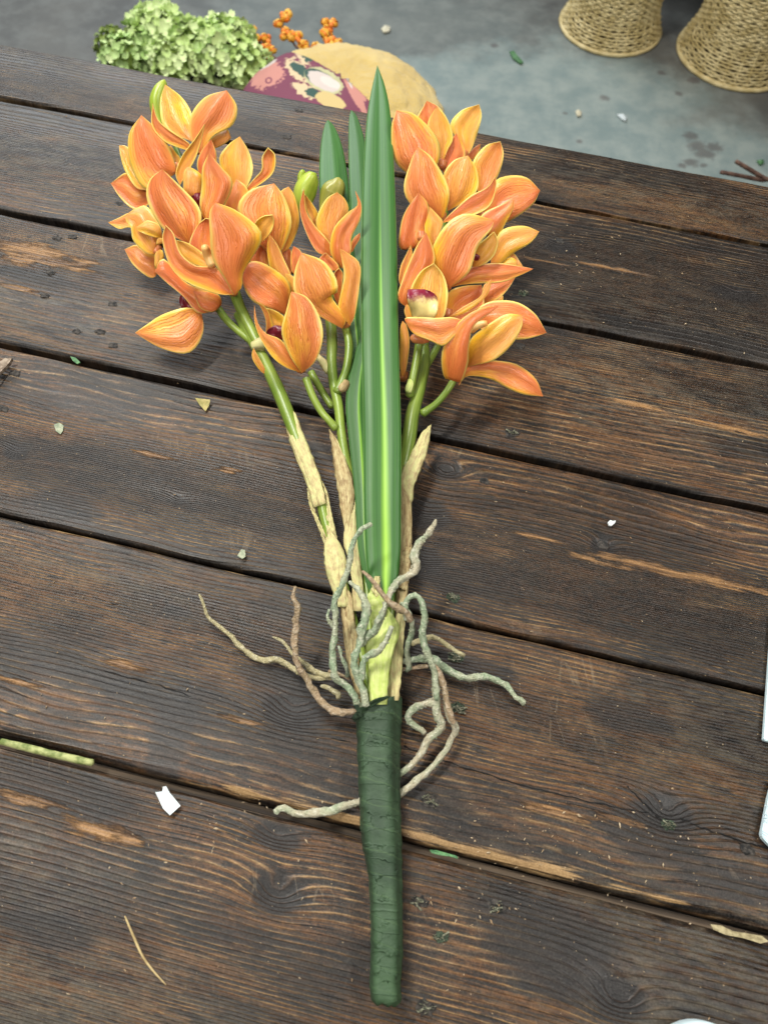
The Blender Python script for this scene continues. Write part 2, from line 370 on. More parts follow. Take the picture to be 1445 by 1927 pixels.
for i in range(8):
    yt, yb = SE[i], SE[i + 1]
    yt -= GAP[i] / 2; yb += GAP[i + 1] / 2
    wdt = yt - yb; th = 0.040
    rt = .003; rb = .0055 if i == 4 else .003
    # cross section, starting at the far edge
    prof = []
    for a in np.linspace(0, math.pi / 2, 6): prof.append((yt - rt + rt * math.cos(a), -rt + rt * math.sin(a)))
    ny = int((wdt - .008) / .0032)
    for t in np.linspace(0, 1, ny + 2)[1:-1]: prof.append((yt - rt - t * (wdt - rt - rb), 0.0))
    for a in np.linspace(math.pi / 2, math.pi, 7): prof.append((yb + rb + rb * math.cos(a), -rb + rb * math.sin(a)))
    prof += [(yb, -.02), (yb, -th + .001), (yb + .001, -th), (yt - .001, -th), (yt, -th + .001), (yt, -.02)]
    prof = np.array(prof); m_ = len(prof)
    xs = np.arange(X0, X1, .0036) if i < 7 else np.arange(X0, X1, .02)
    X = np.repeat(xs[:, None], m_, 1); Y = np.repeat(prof[None, :, 0], len(xs), 0); Z = np.repeat(prof[None, :, 1], len(xs), 0)
    dn, va = DENS[i]
    s = (Y - yb) / wdt
    ph = dn * (Y - yb) * (1 + 0 * Y) - va * dn * wdt / 6.28 * np.sin(6.28 * (s - .15 * ((i * 37) % 5 - 2))) * .9
    ph += 1.1 * snoise(X, Y, 1.1, 2.0, 11 + i) * (dn / 400) + .7 * snoise(X, Y, 4.5, 9, 31 + i)
    kn = np.zeros_like(X)
    for kx, ky, ra, rb_, st in KNOTS:
        cx, cy = tab(kx, ky)
        if not (yb - .03 < cy < yt + .03): continue
        q = ((X - cx) / (ra * 1.6)) ** 2 + ((Y - cy) / (rb_ * 1.5)) ** 2
        ph += st * 1.6 * np.exp(-q * .9)
        q2 = ((X - cx) / ra) ** 2 + ((Y - cy) / rb_) ** 2
        ph += st * 1.1 * np.exp(-q2 * 1.6)
        kn = np.maximum(kn, np.exp(-q2 * .8) * min(1, st))
    edge_n = np.minimum(np.abs(Y - yb), np.abs(yt - Y))
    worn = .30 * np.exp(-edge_n / .0022)
    if i == 4:
        wl = np.clip(.55 + .5 * snoise(X, Y * 0, 4, 0, 77) + .35 * snoise(X, Y * 0, 17, 0, 78), 0.05, 1.1)
        worn = np.maximum(worn, wl * np.exp(-np.abs(Y - yb - .0035) / .0048))
    if i == 4: worn = np.maximum(worn, .55 * np.exp(-np.abs(yt - Y) / .004))
    if i == 3: worn = np.maximum(worn, .30 * np.exp(-np.abs(yt - Y) / .003))
    if i == 2: worn = np.maximum(worn, .3 * np.exp(-np.abs(yt - Y) / .003))
    worn = np.where(Z < -.008, 0, worn)
    dark = blobs(DARKS, X, Y) * .9
    if i in (1, 2, 3): dark = np.maximum(dark, .62 * np.exp(-np.abs(Y - yb) / .012))
    chip = blobs(CHIPS, X, Y); grey = blobs(SHEEN_SCUFFS, X, Y)
    Zn = Z + np.where(Z > -.012, .0007 * snoise(X, Y, 2.5, 6, 50 + i) - .0003 * (kn > .5), 0)
    Yn = Y + (.0006 * snoise(X, X * 0, 3.5, 0, 90 + i) + .0004 * snoise(X, X * 0, 14, 0, 190 + i)) * np.where(np.abs(Y - (yt + yb) / 2) > wdt / 2 - .004, 1, 0)
    if i == 5: Zn = Zn - .0025
    V = np.stack([X, Yn, Zn + HT], -1).reshape(-1, 3)
    F = []
    nx = len(xs)
    for a in range(nx - 1):
        b0 = a * m_
        for k in range(m_):
            k2 = (k + 1) % m_
            F.append((b0 + k, b0 + k2, b0 + m_ + k2, b0 + m_ + k))
    F.append(tuple(range(m_))[::-1]); F.append(tuple((nx - 1) * m_ + k for k in range(m_)))
    o = new_obj('plank', V, F, WOOD, table, attrs=dict(phase=ph, knot=kn, chip=chip, worn=worn, dark=dark, grey=grey))
    if i == 4: o['label'] = 'plank with a pale rubbed near edge'
    if i == 0: planks = [o]
    else: planks.append(o)
# strip seen deep in the widest seam, and the frame underneath
boxm('seam_strip', ((X0 + X1) / 2, SE[5] - .0003, HT - .0175), (X1 - X0 - .02, .0048, .012), BATTEN, table, bev=.001)
for x in (-.62, .1, .8): boxm('crossbar', (x, (SE[0] + SE[8]) / 2, HT - .064), (.07, SE[0] - SE[8] - .06, .044), BATTEN, table, bev=.002)
for x in (-.72, .9):
    for y in (SE[0] - .07, SE[8] + .07): boxm('leg', (x, y, (HT - .0425) / 2), (.07, .07, HT - .0425), BATTEN, table, bev=.003)

HOLE = simple('blackened_nail_hole', (0.002, .002, .002), (0.07, 0.06, 0.05), 300, .7, .8, 1500, .001)
MOSS = simple('green_grime', (0.008, 0.018, 0.010), (0.07, 0.10, 0.06), 900, .8, .9, 1500, .001)
NAILS = [(95, 512, 0), (84, 555, 0), (212, 572, 0), (145, 623, 0), (188, 624, 0), (212, 650, 0), (137, 445, 0), (107, 447, 0), (225, 383, 0), (28, 702, 0), (5, 768, 0), (1053, 453, 0), (983, 552, 1), (978, 650, 0), (963, 816, 2), (912, 905, 0),
         (853, 1124, 1), (858, 1238, 1), (862, 1333, 1), (808, 1509, 2), (790, 1698, 2), (936, 1709, 2), (831, 1766, 1), (802, 1899, 2), (563, 207, 0), (540, 257, 0), (1407, 1598, 0), (1135, 1026, 0), (1258, 1553, 1)]
for nx_, ny_, kd in NAILS:
    cx, cy = tab(nx_, ny_); r = {0: .0040, 1: .0046, 2: .0050}[kd] * rnd.uniform(.85, 1.1)
    pk = planks[max(0, min(7, sum(cy < s for s in SE) - 1))]
    z0 = HT - (.0025 if pk is planks[5] else 0)
    V = []; F = []; rings = 5; n = 14
    for a in range(rings + 1):
        q = a / rings
        for k in range(n):
            an = 6.2832 * k / n
            rr = r * .9 * q * (1 + .7 * noise.noise(Vector((math.cos(an) * 2 + nx_, math.sin(an) * 2, q))))
            zz = .0005 * abs(noise.noise(Vector((an * 2, q * 9, nx_)))) + (.0001 if q < .99 else -.0006) + (.0009 * noise.noise(Vector((an * 3, q * 5 + 7, ny_))) if kd else 0)
            V.append((cx + rr * 1.25 * math.cos(an), cy + rr * .85 * math.sin(an), z0 + zz + .0002))
    for a in range(rings):
        for k in range(n):
            b = a * n + k; c = a * n + (k + 1) % n; F.append((b, c, c + n, b + n))
    o = new_obj('nail_hole', V, F, MOSS if kd == 1 else HOLE, pk, smooth=False)
    # splinters raised round it
    V = []; F = []
    for q in range(rnd.randint(14, 30) if kd else 9):
        a = rnd.uniform(0, 6.28); rr = r * rnd.uniform(.0, .85); L = rnd.choice([.0004, .0006, .0009, .0009, .0022]); d = rnd.uniform(-.8, .8)
        p = Vector((cx + 1.25 * rr * math.cos(a), cy + .85 * rr * math.sin(a), z0 + .0012)); t = Vector((math.cos(d), math.sin(d), rnd.uniform(-.1, .4))) * L; s_ = Vector((-t.y, t.x, 0)) * .25
        b = len(V); V += [p - t - s_, p + t - s_, p + t + s_, p - t + s_, p + Vector((0, 0, .0009))]
        F += [(b, b + 1, b + 4), (b + 1, b + 2, b + 4), (b + 2, b + 3, b + 4), (b + 3, b, b + 4)]
    m2 = {0: 'a', 1: 'b', 2: 'c'}[kd]
    if kd:
        sp = new_obj('splinters', V, F, simple('grime_splinters', (.015, .025, .015), (.30, .29, .20), 1300, .8) if 'grime_splinters' not in bpy.data.materials else bpy.data.materials['grime_splinters'], pk, smooth=False)

BLACK = simple('crack_shadow', (.002, .002, .002), (.006, .005, .005), 300, .9)
for P in ([(195, 1262), (300, 1290), (400, 1325), (500, 1362), (600, 1385), (668, 1398)], [(760, 1405), (860, 1440), (980, 1478), (1090, 1505), (1180, 1524), (1225, 1530)],
          [(1280, 1540), (1330, 1562), (1400, 1585), (1460, 1600)], [(0, 725), (14, 706), (26, 700)], [(800, 180 + 150), (920, 352), (1060, 384)], [(150, 1120), (205, 1132), (250, 1150)], [(1180, 1480), (1225, 1525), (1262, 1560)]):
    Q = []
    for k in range(len(P) - 1):
        for t in np.linspace(0, 1, 9, endpoint=False):
            x = P[k][0] * (1 - t) + P[k + 1][0] * t; y = P[k][1] * (1 - t) + P[k + 1][1] * t
            q = at(x + rnd.uniform(-1, 1), y + rnd.uniform(-1.6, 1.6), .00022); Q.append([*q, rnd.uniform(.00012, .00062)])
    V_, F_, _ = tube3('', Q, None, n=5, seg=len(Q) * 2, build=False); V_[:, 2] = HT + (V_[:, 2] - HT) * .5
    mid = tab(*P[len(P) // 2]); pk = planks[max(0, min(7, sum(mid[1] < s for s in SE) - 1))]
    o = new_obj('crack', V_, F_, BLACK, None); o.parent = pk; o.matrix_parent_inverse = Matrix.Rotation(-ANG, 4, 'Z')
# ------------------------------------------------------------------ loose bits on the table
CRUMB = simple('wood_crumb', (0.32, 0.20, 0.10), (0.62, 0.50, 0.33), 260, .8)
V = []; F = []
def crumb(x, y, s, z=None):
    a = rnd.uniform(0, 3.14); L = s * rnd.uniform(.8, 2.4); W_ = s * rnd.uniform(.4, .9); hgt = s * .5
    t = np.array([math.cos(a), math.sin(a), 0]) * L / 2; q = np.array([-math.sin(a), math.cos(a), 0]) * W_ / 2
    p = at(x, y, .0009) if z is None else z
    b = len(V)
    V.extend([p - t, p - q * 1.1 + t * .3, p + t, p + q, p + [0, 0, hgt]]); F.extend([(b, b + 1, b + 4), (b + 1, b + 2, b + 4), (b + 2, b + 3, b + 4), (b + 3, b, b + 4), (b + 3, b + 2, b + 1, b)])
for k in range(430):
    x, y = rnd.uniform(0, 1445), rnd.uniform(90, 1925) 
    if y < 120 + .1869 * x: continue
    crumb(x, y, rnd.choice([.0005, .0006, .0008, .0009, .0014]) * rnd.uniform(.7, 1.2))
for cx, cy, sx, sy, n in ((1100, 490, 110, 70, 60), (980, 1560, 160, 60, 60), (430, 1560, 200, 70, 60), (820, 1120, 80, 60, 20), (940, 1700, 130, 60, 40), (1240, 1600, 120, 50, 30)):
    for k in range(n): crumb(rnd.gauss(cx, sx / 1.5), rnd.gauss(cy, sy / 1.5), rnd.choice([.0005, .0007, .0014]) * rnd.uniform(.7, 1.2))
tag(new_obj('wood_crumbs', V, F, CRUMB, smooth=False), 'pale wood crumbs scattered over the dark planks', 'crumbs', kind='stuff')

def flake(name, outline, h, mat, label, cat, th=.0006, warp=.001, kind=None):
    """a small flat piece lying on the table, outline in pixels"""
    P = [at(x, y, h) for x, y in outline]; c = np.mean(P, 0)
    n = len(P); V = []; F = []
    for lay, dz in ((0, 0), (1, th)):
        for q in (1.0, .5):
            for i, p in enumerate(P):
                v = c + (p - c) * q; V.append(v + np.array([0, 0, dz + warp * (.5 + noise.noise(Vector(v * 90)))]))
        V.append(c + np.array([0, 0, dz + warp * (.5 + noise.noise(Vector(c * 90)))]))
    s = 2 * n + 1
    for i in range(n):
        j = (i + 1) % n
        F += [(s + i, s + j, s + n + j, s + n + i), (s + n + i, s + n + j, s + 2 * n), (j, i, n + i, n + j), (n + j, n + i, 2 * n), (i, j, s + j, s + i)]
    return tag(new_obj(name, V, F, mat, smooth=False), label, cat)
PAPER = simple('white_paper', (.52, .60, .62), (.68, .74, .75), 160, .55, .4)
LEAFBIT = simple('dry_leaf_bit', (.30, .27, .08), (.46, .38, .14), 300, .6)
GREYBIT = simple('grey_leaf_bit', (.20, .24, .16), (.38, .40, .28), 400, .8)
PLASTER = simple('white_chip', (.55, .60, .60), (.72, .75, .74), 300, .8)
GREENBIT = simple('green_shred', (.03, .11, .04), (.10, .25, .09), 300, .6)
flake('paper_scrap', [(293, 1492), (306, 1490), (307, 1482), (313, 1480), (316, 1486), (320, 1493), (340, 1517), (320, 1535), (307, 1522), (300, 1507)], .001, PAPER, 'small torn white paper scrap on the near plank', 'paper scrap', .0003, .0012)
flake('leaf_fragment', [(368, 752), (382, 755), (397, 757), (394, 766), (387, 775), (376, 763)], .001, LEAFBIT, 'yellow green triangular leaf fragment left of the stems', 'leaf bit', .0005, .004)
flake('leaf_fragment', [(447, 1048), (455, 1036), (462, 1038), (463, 1050), (457, 1055)], .001, GREYBIT, 'small grey green leaf fragment beside a plank seam', 'leaf bit', .0005, .003)
flake('plaster_chip', [(1142, 985), (1147, 981), (1151, 983), (1157, 982), (1155, 987), (1149, 992), (1144, 991)], .001, PLASTER, 'white chip on the plank right of the roots', 'chip', .0015)
flake('plaster_smear', [(102, 800), (112, 796), (120, 801), (119, 811), (114, 818), (106, 812)], .0005, GREYBIT, 'pale smear of plaster dust on the left plank', 'smear', .0003, .0008)
flake('bark_piece', [(-6, 700), (4, 690), (16, 684), (28, 682), (24, 692), (12, 700), (4, 708), (-6, 712)], .001, simple('bark', (.14, .10, .07), (.36, .29, .22), 300, .8), 'pale brown splintered bark piece at the left edge', 'bark', .003, .003)
flake('green_shred', [(808, 1600), (822, 1601), (838, 1606), (858, 1612), (861, 1618), (845, 1613), (826, 1610), (812, 1606)], -.001, GREENBIT, 'bright green shred lying in the near seam', 'plant shred', .0008, .003)
flake('green_shred', [(134, 674), (144, 676), (152, 683), (146, 686), (138, 681)], .0005, GREENBIT, 'tiny green shred on the seam left of the flowers', 'plant shred', .0008, .002)
flake('dry_husk', [(1335, 1740), (1352, 1742), (1370, 1752), (1395, 1756), (1428, 1762), (1440, 1772), (1425, 1776), (1395, 1766), (1362, 1760), (1340, 1750)], -.001, simple('dry_husk', (.20, .16, .08), (.40, .34, .19), 260, .8), 'pale dry husk stuck in the seam at lower right', 'husk', .001, .003)
STRAW = simple('dry_straw', (.34, .24, .10), (.55, .42, .20), 200, .6)
tag(tube('straw', [(235, 1725, .002, 1.6), (250, 1760, .003, 2.4), (268, 1800, .002, 2.4), (290, 1830, .0015, 2), (312, 1854, .001, 1)], STRAW, n=6), 'thin dry straw lying on the near plank', 'straw')
GSTEM = simple('cut_green_stem', (.13, .17, .04), (.42, .44, .18), 160, .7)
tag(tube('cut_stem', [(2, 1396, .001, 6), (60, 1410, .001, 7), (110, 1422, .001, 7), (174, 1436, .0015, 7)], GSTEM, n=10, bump=.15, bfreq=150), 'short cut green stem lying in the near left seam', 'stem')
# cards and lid at the right edge
WHITE = simple('white_card', (.60, .74, .78), (.66, .79, .82), 8, .45, .05)
def slab(name, outline, h, th, mat, parent=None, bev=.0006):
    bm = bmesh.new(); vs = [bm.verts.new(at(x, y, h)) for x, y in outline]
    f = bm.faces.new(vs)
    if f.normal.z > 0: f.normal_flip()
    r = bmesh.ops.extrude_face_region(bm, geom=[f]); bmesh.ops.translate(bm, verts=[v for v in r['geom'] if isinstance(v, bmesh.types.BMVert)], vec=(0, 0, th))
    bmesh.ops.recalc_face_normals(bm, faces=bm.faces[:])
    bmesh.ops.bevel(bm, geom=[e for e in bm.edges if len(e.link_faces) == 2 and e.calc_face_angle() > .6], offset=bev, segments=2, affect='EDGES')
    me = bpy.data.meshes.new(name); bm.to_mesh(me); bm.free(); me.materials.append(mat)
    o = bpy.data.objects.new(name, me); COL.objects.link(o)
    if parent: o.parent = parent
    return o
tag(slab('white_card', [(1432, 1395), (1449, 1160), (1600, 1190), (1585, 1440)], .001, .004, WHITE), 'square cornered white card at the right edge above the printed one', 'card')
card = tag(slab('printed_card', [(1449, 1470), (1440, 1503), (1432, 1545), (1427, 1570), (1428, 1577), (1434, 1584), (1450, 1600), (1580, 1660), (1620, 1520)], .001, .0045, WHITE), 'white card with rounded corner and faint grey print at right edge', 'card')
INK = simple('grey_ink', (.38, .47, .52), (.42, .52, .56), 50, .6)
def text(body, px, py, size, h, ang, mat, parent, name='lettering'):
    cu = bpy.data.curves.new(name, 'FONT'); cu.body = body; cu.size = size; cu.extrude = .00005; cu.materials.append(mat)
    tmp = bpy.data.objects.new(name, cu); me = bpy.data.meshes.new_from_object(tmp); bpy.data.objects.remove(tmp)
    o = bpy.data.objects.new(name, me); COL.objects.link(o); p = at(px, py, h); o.location = p; o.rotation_euler = (0, 0, ang); o.parent = parent
    return o
text('ZD', 1444, 1552, .0042, .00565, math.radians(78), INK, card)
text('II', 1443, 1577, .0052, .00565, math.radians(60), INK, card)
text('I', 1447, 1520, .004, .00565, math.radians(78), INK, card)
c = at(1332, 2046, .012); lid = lathe('jar_lid', [(.0255, 0), (.0275, .001), (.0280, .003), (.0280, .012), (.0268, .0142), (.024, .0150), (.021, .0140), (.0205, .0128), (.012, .0126), (.0005, .0126)], WHITE, loc=(c[0], c[1], HT + .0005))
tag(lid, 'round white plastic lid at the bottom edge', 'lid')

# ------------------------------------------------------------------ orchid materials
def petal_mat():
    m = NT('orchid_petal'); u, v, _ = m.uv()
    oi = m.n('ShaderNodeObjectInfo'); pc = m.n('ShaderNodeSeparateColor'); m.t.links.new(oi.outputs['Color'], pc.inputs[0])
    yel, deep, vein = pc.outputs[0], pc.outputs[1], pc.outputs[2]
    rid = m.math('MULTIPLY', oi.outputs['Random'], 23.0)
    e = m.math('ABSOLUTE', m.math('SUBTRACT', m.math('MULTIPLY', v, 2.0), 1.0))   # 0 centre, 1 edge
    o = m.obj()
    cloud = m.noise(m.comb(m.math('MULTIPLY', u, 2.2), m.math('MULTIPLY', v, 2.5), rid), 1.0, 3, .55)
    # longitudinal veins, slightly wavering
    wob = m.math('MULTIPLY', m.math('SUBTRACT', m.noise(m.comb(m.math('MULTIPLY', u, 4), m.math('MULTIPLY', v, 6), rid), 1.0, 4, .6), .5), .20)
    vv = m.math('ADD', v, wob)
    st = m.noise(m.comb(m.math('MULTIPLY', u, 1.3), m.math('MULTIPLY', vv, 26), rid), 1.0, 2, .6)
    lin = m.math('ABSOLUTE', m.math('SUBTRACT', m.math('FRACT', m.math('ADD', m.math('MULTIPLY', vv, m.math('ADD', 12.0, m.math('MULTIPLY', oi.outputs['Random'], 8.0))), rid)), .5))
    lin = m.ramp(lin, .20, .02)
    brk = m.ramp(m.noise(m.comb(m.math('MULTIPLY', u, 8), m.math('MULTIPLY', vv, 15), rid), 1.0, 3, .6), .34, .50)
    veins = m.math('MULTIPLY', m.math('MULTIPLY', lin, brk), m.math('MULTIPLY', vein, m.ramp(e, .97, .72)))
    veins2 = m.math('MULTIPLY', m.ramp(st, .56, .68), m.math('MULTIPLY', vein, .45))
    side = m.math('ABSOLUTE', m.math('SUBTRACT', v, m.math('ROUND', m.math('FRACT', rid))))      # 0..1 across, flipped at random
    zone = m.math('ADD', m.math('MULTIPLY', cloud, .55), m.math('ADD', m.math('MULTIPLY', side, .30), m.math('MULTIPLY', u, .15)))
    base = m.mix(m.ramp(zone, .28, .62), (0.90, 0.345, 0.062), (0.81, 0.245, 0.078))
    base = m.mix(m.math('MULTIPLY', deep, m.ramp(cloud, .25, .7)), base, (0.68, 0.145, 0.032))
    yl = m.math('ADD', m.math('MULTIPLY', m.ramp(e, .55, 1.0), .42), m.math('MULTIPLY', m.ramp(zone, .50, .22), .75))
    yl = m.math('ADD', yl, m.math('MULTIPLY', m.math('SUBTRACT', yel, .5), 1.3), clamp=True)
    c = m.mix(yl, base, m.mix(m.ramp(zone, .3, .6), (0.93, 0.52, 0.028), (0.92, 0.56, 0.095)))
    c = m.mix(m.math('MULTIPLY', veins, .58), c, (0.62, 0.115, 0.020))
    c = m.mix(veins2, c, (0.72, 0.20, 0.045))
    # redder orange near the base, partly the flower's inner shade put into colour
    c = m.mix(m.math('MULTIPLY', m.ramp(u, .42, .0), .55), c, (0.70, 0.17, 0.030))
    # narrow yellow rim
    rim = m.ramp(m.math('ADD', e, m.math('MULTIPLY', m.math('SUBTRACT', cloud, .5), .26)), .84, 1.0)
    c = m.mix(m.math('MULTIPLY', rim, .90), c, (0.95, 0.74, 0.19))
    speck = m.noise(o, 900.0, 2, .5)
    hh = m.math('SUBTRACT', m.math('MULTIPLY', speck, .2), m.math('ADD', m.math('MULTIPLY', veins, .6), m.math('MULTIPLY', st, .35)))
    nrm = m.bump(hh, .7, .0008)
    m.out(c, .33, nrm, Specular_IOR_Level=.5)
    tr = m.n('ShaderNodeBsdfTranslucent'); m.t.links.new(m.mix(0.5, c, (0.95, .35, .05)), tr.inputs[0]); m.t.links.new(nrm, tr.inputs[1])
    ms = m.n('ShaderNodeMixShader'); ms.inputs[0].default_value = .08
    m.t.links.new(m.b.outputs[0], ms.inputs[1]); m.t.links.new(tr.outputs[0], ms.inputs[2])
    m.t.links.new(ms.outputs[0], m.t.nodes['Material Output'].inputs[0])
    return m.m
PETAL = petal_mat()
def lip_mat(name, dark, pale, a, b):
    m = NT(name); u, v, _ = m.uv()
    n_ = m.noise(m.obj(), 260.0, 3, .6)
    f = m.ramp(m.math('ADD', u, m.math('MULTIPLY', m.math('SUBTRACT', n_, .5), .25)), a, b)
    return m.out(m.mix(f, pale, dark), .35, m.bump(n_, .4, .001))
LIP = lip_mat('orchid_lip', (.22, .012, .035), (.88, .70, .26), .48, .66)
LIPDARK = lip_mat('ruby_lip', (.16, .008, .020), (.34, .03, .03), .1, .5)
COLUMN = simple('orchid_column', (.82, .42, .12), (.85, .55, .20), 120, .35, .1)
BASEM = simple('flower_base', (.52, .15, .05), (.66, .24, .08), 150, .3, .1)
def green_mat(name, c1, c2, stretch=True):
    m = NT(name); u, v, _ = m.uv(); o = m.obj()
    n1 = m.noise(o, 25.0, 3, .5); n2 = m.noise(m.comb(m.math('MULTIPLY', u, .6), m.math('MULTIPLY', v, 18), 0), 1.0, 3, .6)
    f = m.ramp(m.math('ADD', m.math('MULTIPLY', n1, .6), m.math('MULTIPLY', n2, .4)), .35, .65)
    return m.out(m.mix(f, c1, c2), .33, m.bump(n2, .25, .0006))
STEM = green_mat('green_flower_stem', (.115, .19, .022), (.27, .36, .06))
BUD = green_mat('green_bud', (.25, .36, .025), (.46, .54, .07))
BUDB = green_mat('olive_bud', (.20, .22, .025), (.40, .36, .08))
def leaf_mat():
    m = NT('strap_leaf'); u, v, _ = m.uv()
    e = m.math('ABSOLUTE', m.math('SUBTRACT', v, m.math('ADD', .60, m.math('MULTIPLY', u, -0.10))))
    n1 = m.noise(m.comb(m.math('MULTIPLY', u, 2.0), m.math('MULTIPLY', v, 34), 0), 1.0, 3, .6)
    n0 = m.noise(m.comb(m.math('MULTIPLY', u, 5.0), m.math('MULTIPLY', v, 2), 0), 1.0, 3, .6)
    c = m.mix(m.ramp(n1, .35, .65), (0.024, 0.098, 0.014), (0.052, 0.155, 0.027))
    c = m.mix(m.math('MULTIPLY', m.ramp(n0, .4, .65), .4), c, (.030, .112, .020))
    # bright stripe widening to the base (u=0 base, 1 tip)
    wd = m.math('ADD', .030, m.math('MULTIPLY', m.math('POWER', m.math('SUBTRACT', 1.0, u), 1.8), .19))
    stp = m.math('SUBTRACT', 1.0, m.math('DIVIDE', e, wd), clamp=True)
    stp = m.math('MULTIPLY', m.math('POWER', stp, 1.2), m.ramp(u, .86, .5))
    c = m.mix(m.math('MULTIPLY', stp, .9), c, m.mix(u, (0.34, 0.60, 0.030), (0.12, .38, .04)))
    rim = m.ramp(m.math('ABSOLUTE', m.math('SUBTRACT', m.math('MULTIPLY', v, 2), 1)), .965, .99)
    c = m.mix(m.math('MULTIPLY', rim, .6), c, (.30, .50, .18))
    cr = m.math('MULTIPLY', m.noise(m.comb(m.math('MULTIPLY', u, 160), m.math('MULTIPLY', v, 2), 0), 1.0, 2, .5), .25)
    return m.out(c, m.math('ADD', .34, m.math('MULTIPLY', n0, .2)), m.bump(m.math('ADD', m.math('MULTIPLY', n1, .5), cr), .3, .0003), Specular_IOR_Level=.38)
LEAF = leaf_mat()
def sheath_mat(name, a, b, d, dark=.55):
    m = NT(name); u, v, _ = m.uv(); rid = m.math('MULTIPLY', m.n('ShaderNodeObjectInfo').outputs['Random'], 30)
    n1 = m.noise(m.comb(m.math('MULTIPLY', u, .9), m.math('MULTIPLY', v, 13), rid), 1.0, 4, .65)
    n2 = m.noise(m.comb(m.math('MULTIPLY', u, 5), m.math('MULTIPLY', v, 4), rid), 1.0, 4, .6)
    c = m.mix(m.ramp(n2, .35, .65), a, b)
    c = m.mix(m.math('MULTIPLY', m.ramp(m.math('ADD', m.math('MULTIPLY', n1, .6), m.math('MULTIPLY', n2, .4)), .48, .66), dark), c, d)
    return m.out(c, .62, m.bump(n1, .8, .0012))
SHEATH = sheath_mat('dry_sheath', (.60, .58, .25), (.56, .46, .22), (.22, .13, .05))
SHEATHB = sheath_mat('brown_sheath', (.54, .45, .22), (.42, .30, .13), (.13, .07, .03), .8)
SHEATHG = sheath_mat('green_sheath', (.47, .58, .13), (.60, .66, .24), (.36, .42, .10), .5)
def root_mat(name, c1, c2, c3):
    m = NT(name); o = m.obj()
    n1 = m.noise(o, 45.0, 3, .6); n2 = m.noise(o, 380.0, 4, .7)
    c = m.mix(m.ramp(n1, .40, .60), c1, c2); c = m.mix(m.math('MULTIPLY', m.ramp(n2, .50, .62), .75), c, c3)
    c = m.mix(m.math('MULTIPLY', m.ramp(n2, .44, .34), .35), c, (.13, .12, .07))
    return m.out(c, .8, m.bump(n2, 1.0, .004))
ROOTG = root_mat('green_root', (.32, .42, .26), (.46, .48, .32), (.68, .70, .53))
ROOTW = root_mat('pale_root', (.42, .48, .31), (.58, .52, .36), (.78, .76, .60))
ROOTB = root_mat('brown_root', (.48, .34, .21), (.38, .28, .16), (.62, .52, .38))
ROOTT = root_mat('tan_root', (.50, .44, .24), (.44, .38, .20), (.68, .62, .42))

# ------------------------------------------------------------------ outline surfaces
def surface(name, Lp, Rp, D0, db, dm, dt, cup, mat, parent, nu=20, nv=12, ripple=0.0, color=None, thick=.0006, seed=0, rag=0.0, clampz=True):
    """Curved sheet between two edges (pixels, base -> tip). Depths: D0 minus db/dm/dt cm at base, middle, tip.
    cup > 0 bulges its middle towards the viewer, < 0 away; every point gets its own distance."""
    t = .5 - .5 * np.cos(np.linspace(0, math.pi, nu + 1)); t = .35 * np.linspace(0, 1, nu + 1) + .65 * t
    L = catmull(Lp, t); R = catmull(Rp, t)
    wmx = float(np.max(np.linalg.norm(L - R, axis=1))) / FP * D0
    V = []; UV = []
    for i, u in enumerate(t):
        d = db * (1 - u) * (1 - 2 * u) + dm * 4 * u * (1 - u) + dt * u * (2 * u - 1)
        wpx = np.linalg.norm(L[i] - R[i]); wm = wpx / FP * D0
        for j in range(nv + 1):
            v = j / nv; q = 2 * v - 1
            p = L[i] * (1 - v) + R[i] * v
            if rag and (j == 0 or j == nv): p = p + rag * np.array([noise.noise(Vector((u * 14, j, seed))), noise.noise(Vector((u * 14, j + 9, seed)))])
            off = d * .01 + cup * .62 * wm * ((1 - abs(q) ** 1.7) - .10 * math.exp(-(q / .10) ** 2) * math.sin(math.pi * u)) + .05 * wm * math.sin(q * 5 + seed) * math.sin(math.pi * u) + .10 * wmx * max(0, u - .80) ** 2 * 25 * math.copysign(1, -cup) * .25
            if ripple: off += ripple * wm * math.sin(u * 9 + seed + (3 if q > 0 else 0)) * q * q * math.sin(math.pi * u)
            D = D0 - off
            V.append(pd(p[0], p[1], D) if clampz else CP + ray(p[0], p[1]) * D); UV.append((u, v))
    F = []
    for i in range(nu):
        for j in range(nv):
            a = i * (nv + 1) + j; F.append((a, a + 1, a + nv + 2, a + nv + 1))
    o = new_obj(name, V, F, mat, parent, uvs=UV)
    if color: o.color = (*color, 1)
    if thick:
        md = o.modifiers.new('thickness', 'SOLIDIFY'); md.thickness = thick; md.offset = 0
    return o
CRP = {'A': (190, 130, 3.8026), 'B': (190, 400, 3.8026), 'C': (430, 330, 4.817), 'D': (730, 180, 4.661), 'E': (730, 450, 4.661), 'F': (360, 960, 4.25), 'G': (640, 960, 4.014), 'H': (500, 1300, 3.6125), 'K': (480, 600, 3.503), 'M': (540, 200, 9.03), 'Z': (0, 0, 1.0)}
def cv(c, P):
    x0, y0, s = CRP[c]; return [(x0 + x / s, y0 + y / s) for x, y in P]

bouquet = tag(empty('orchid_bouquet', loc=(0, 0, 0)), 'orange orchid bunch with aerial roots and green taped stem lying across the table', 'artificial orchid')

# flower: crop, anchor, height (m) ; petals: (base, left edge, tip, right edge, db, dm, dt, cup, (yellow, deep, vein))
FL = []
def flower(crop, anchor, h, petals, extra=None, label=None): FL.append((crop, anchor, h, petals, extra or [], label))
N_ = (.45, .35, .8); YE = (.95, .1, .6); OR = (.25, .7, .8); DP = (.15, 1.0, .9); PA = (.75, .15, .7)
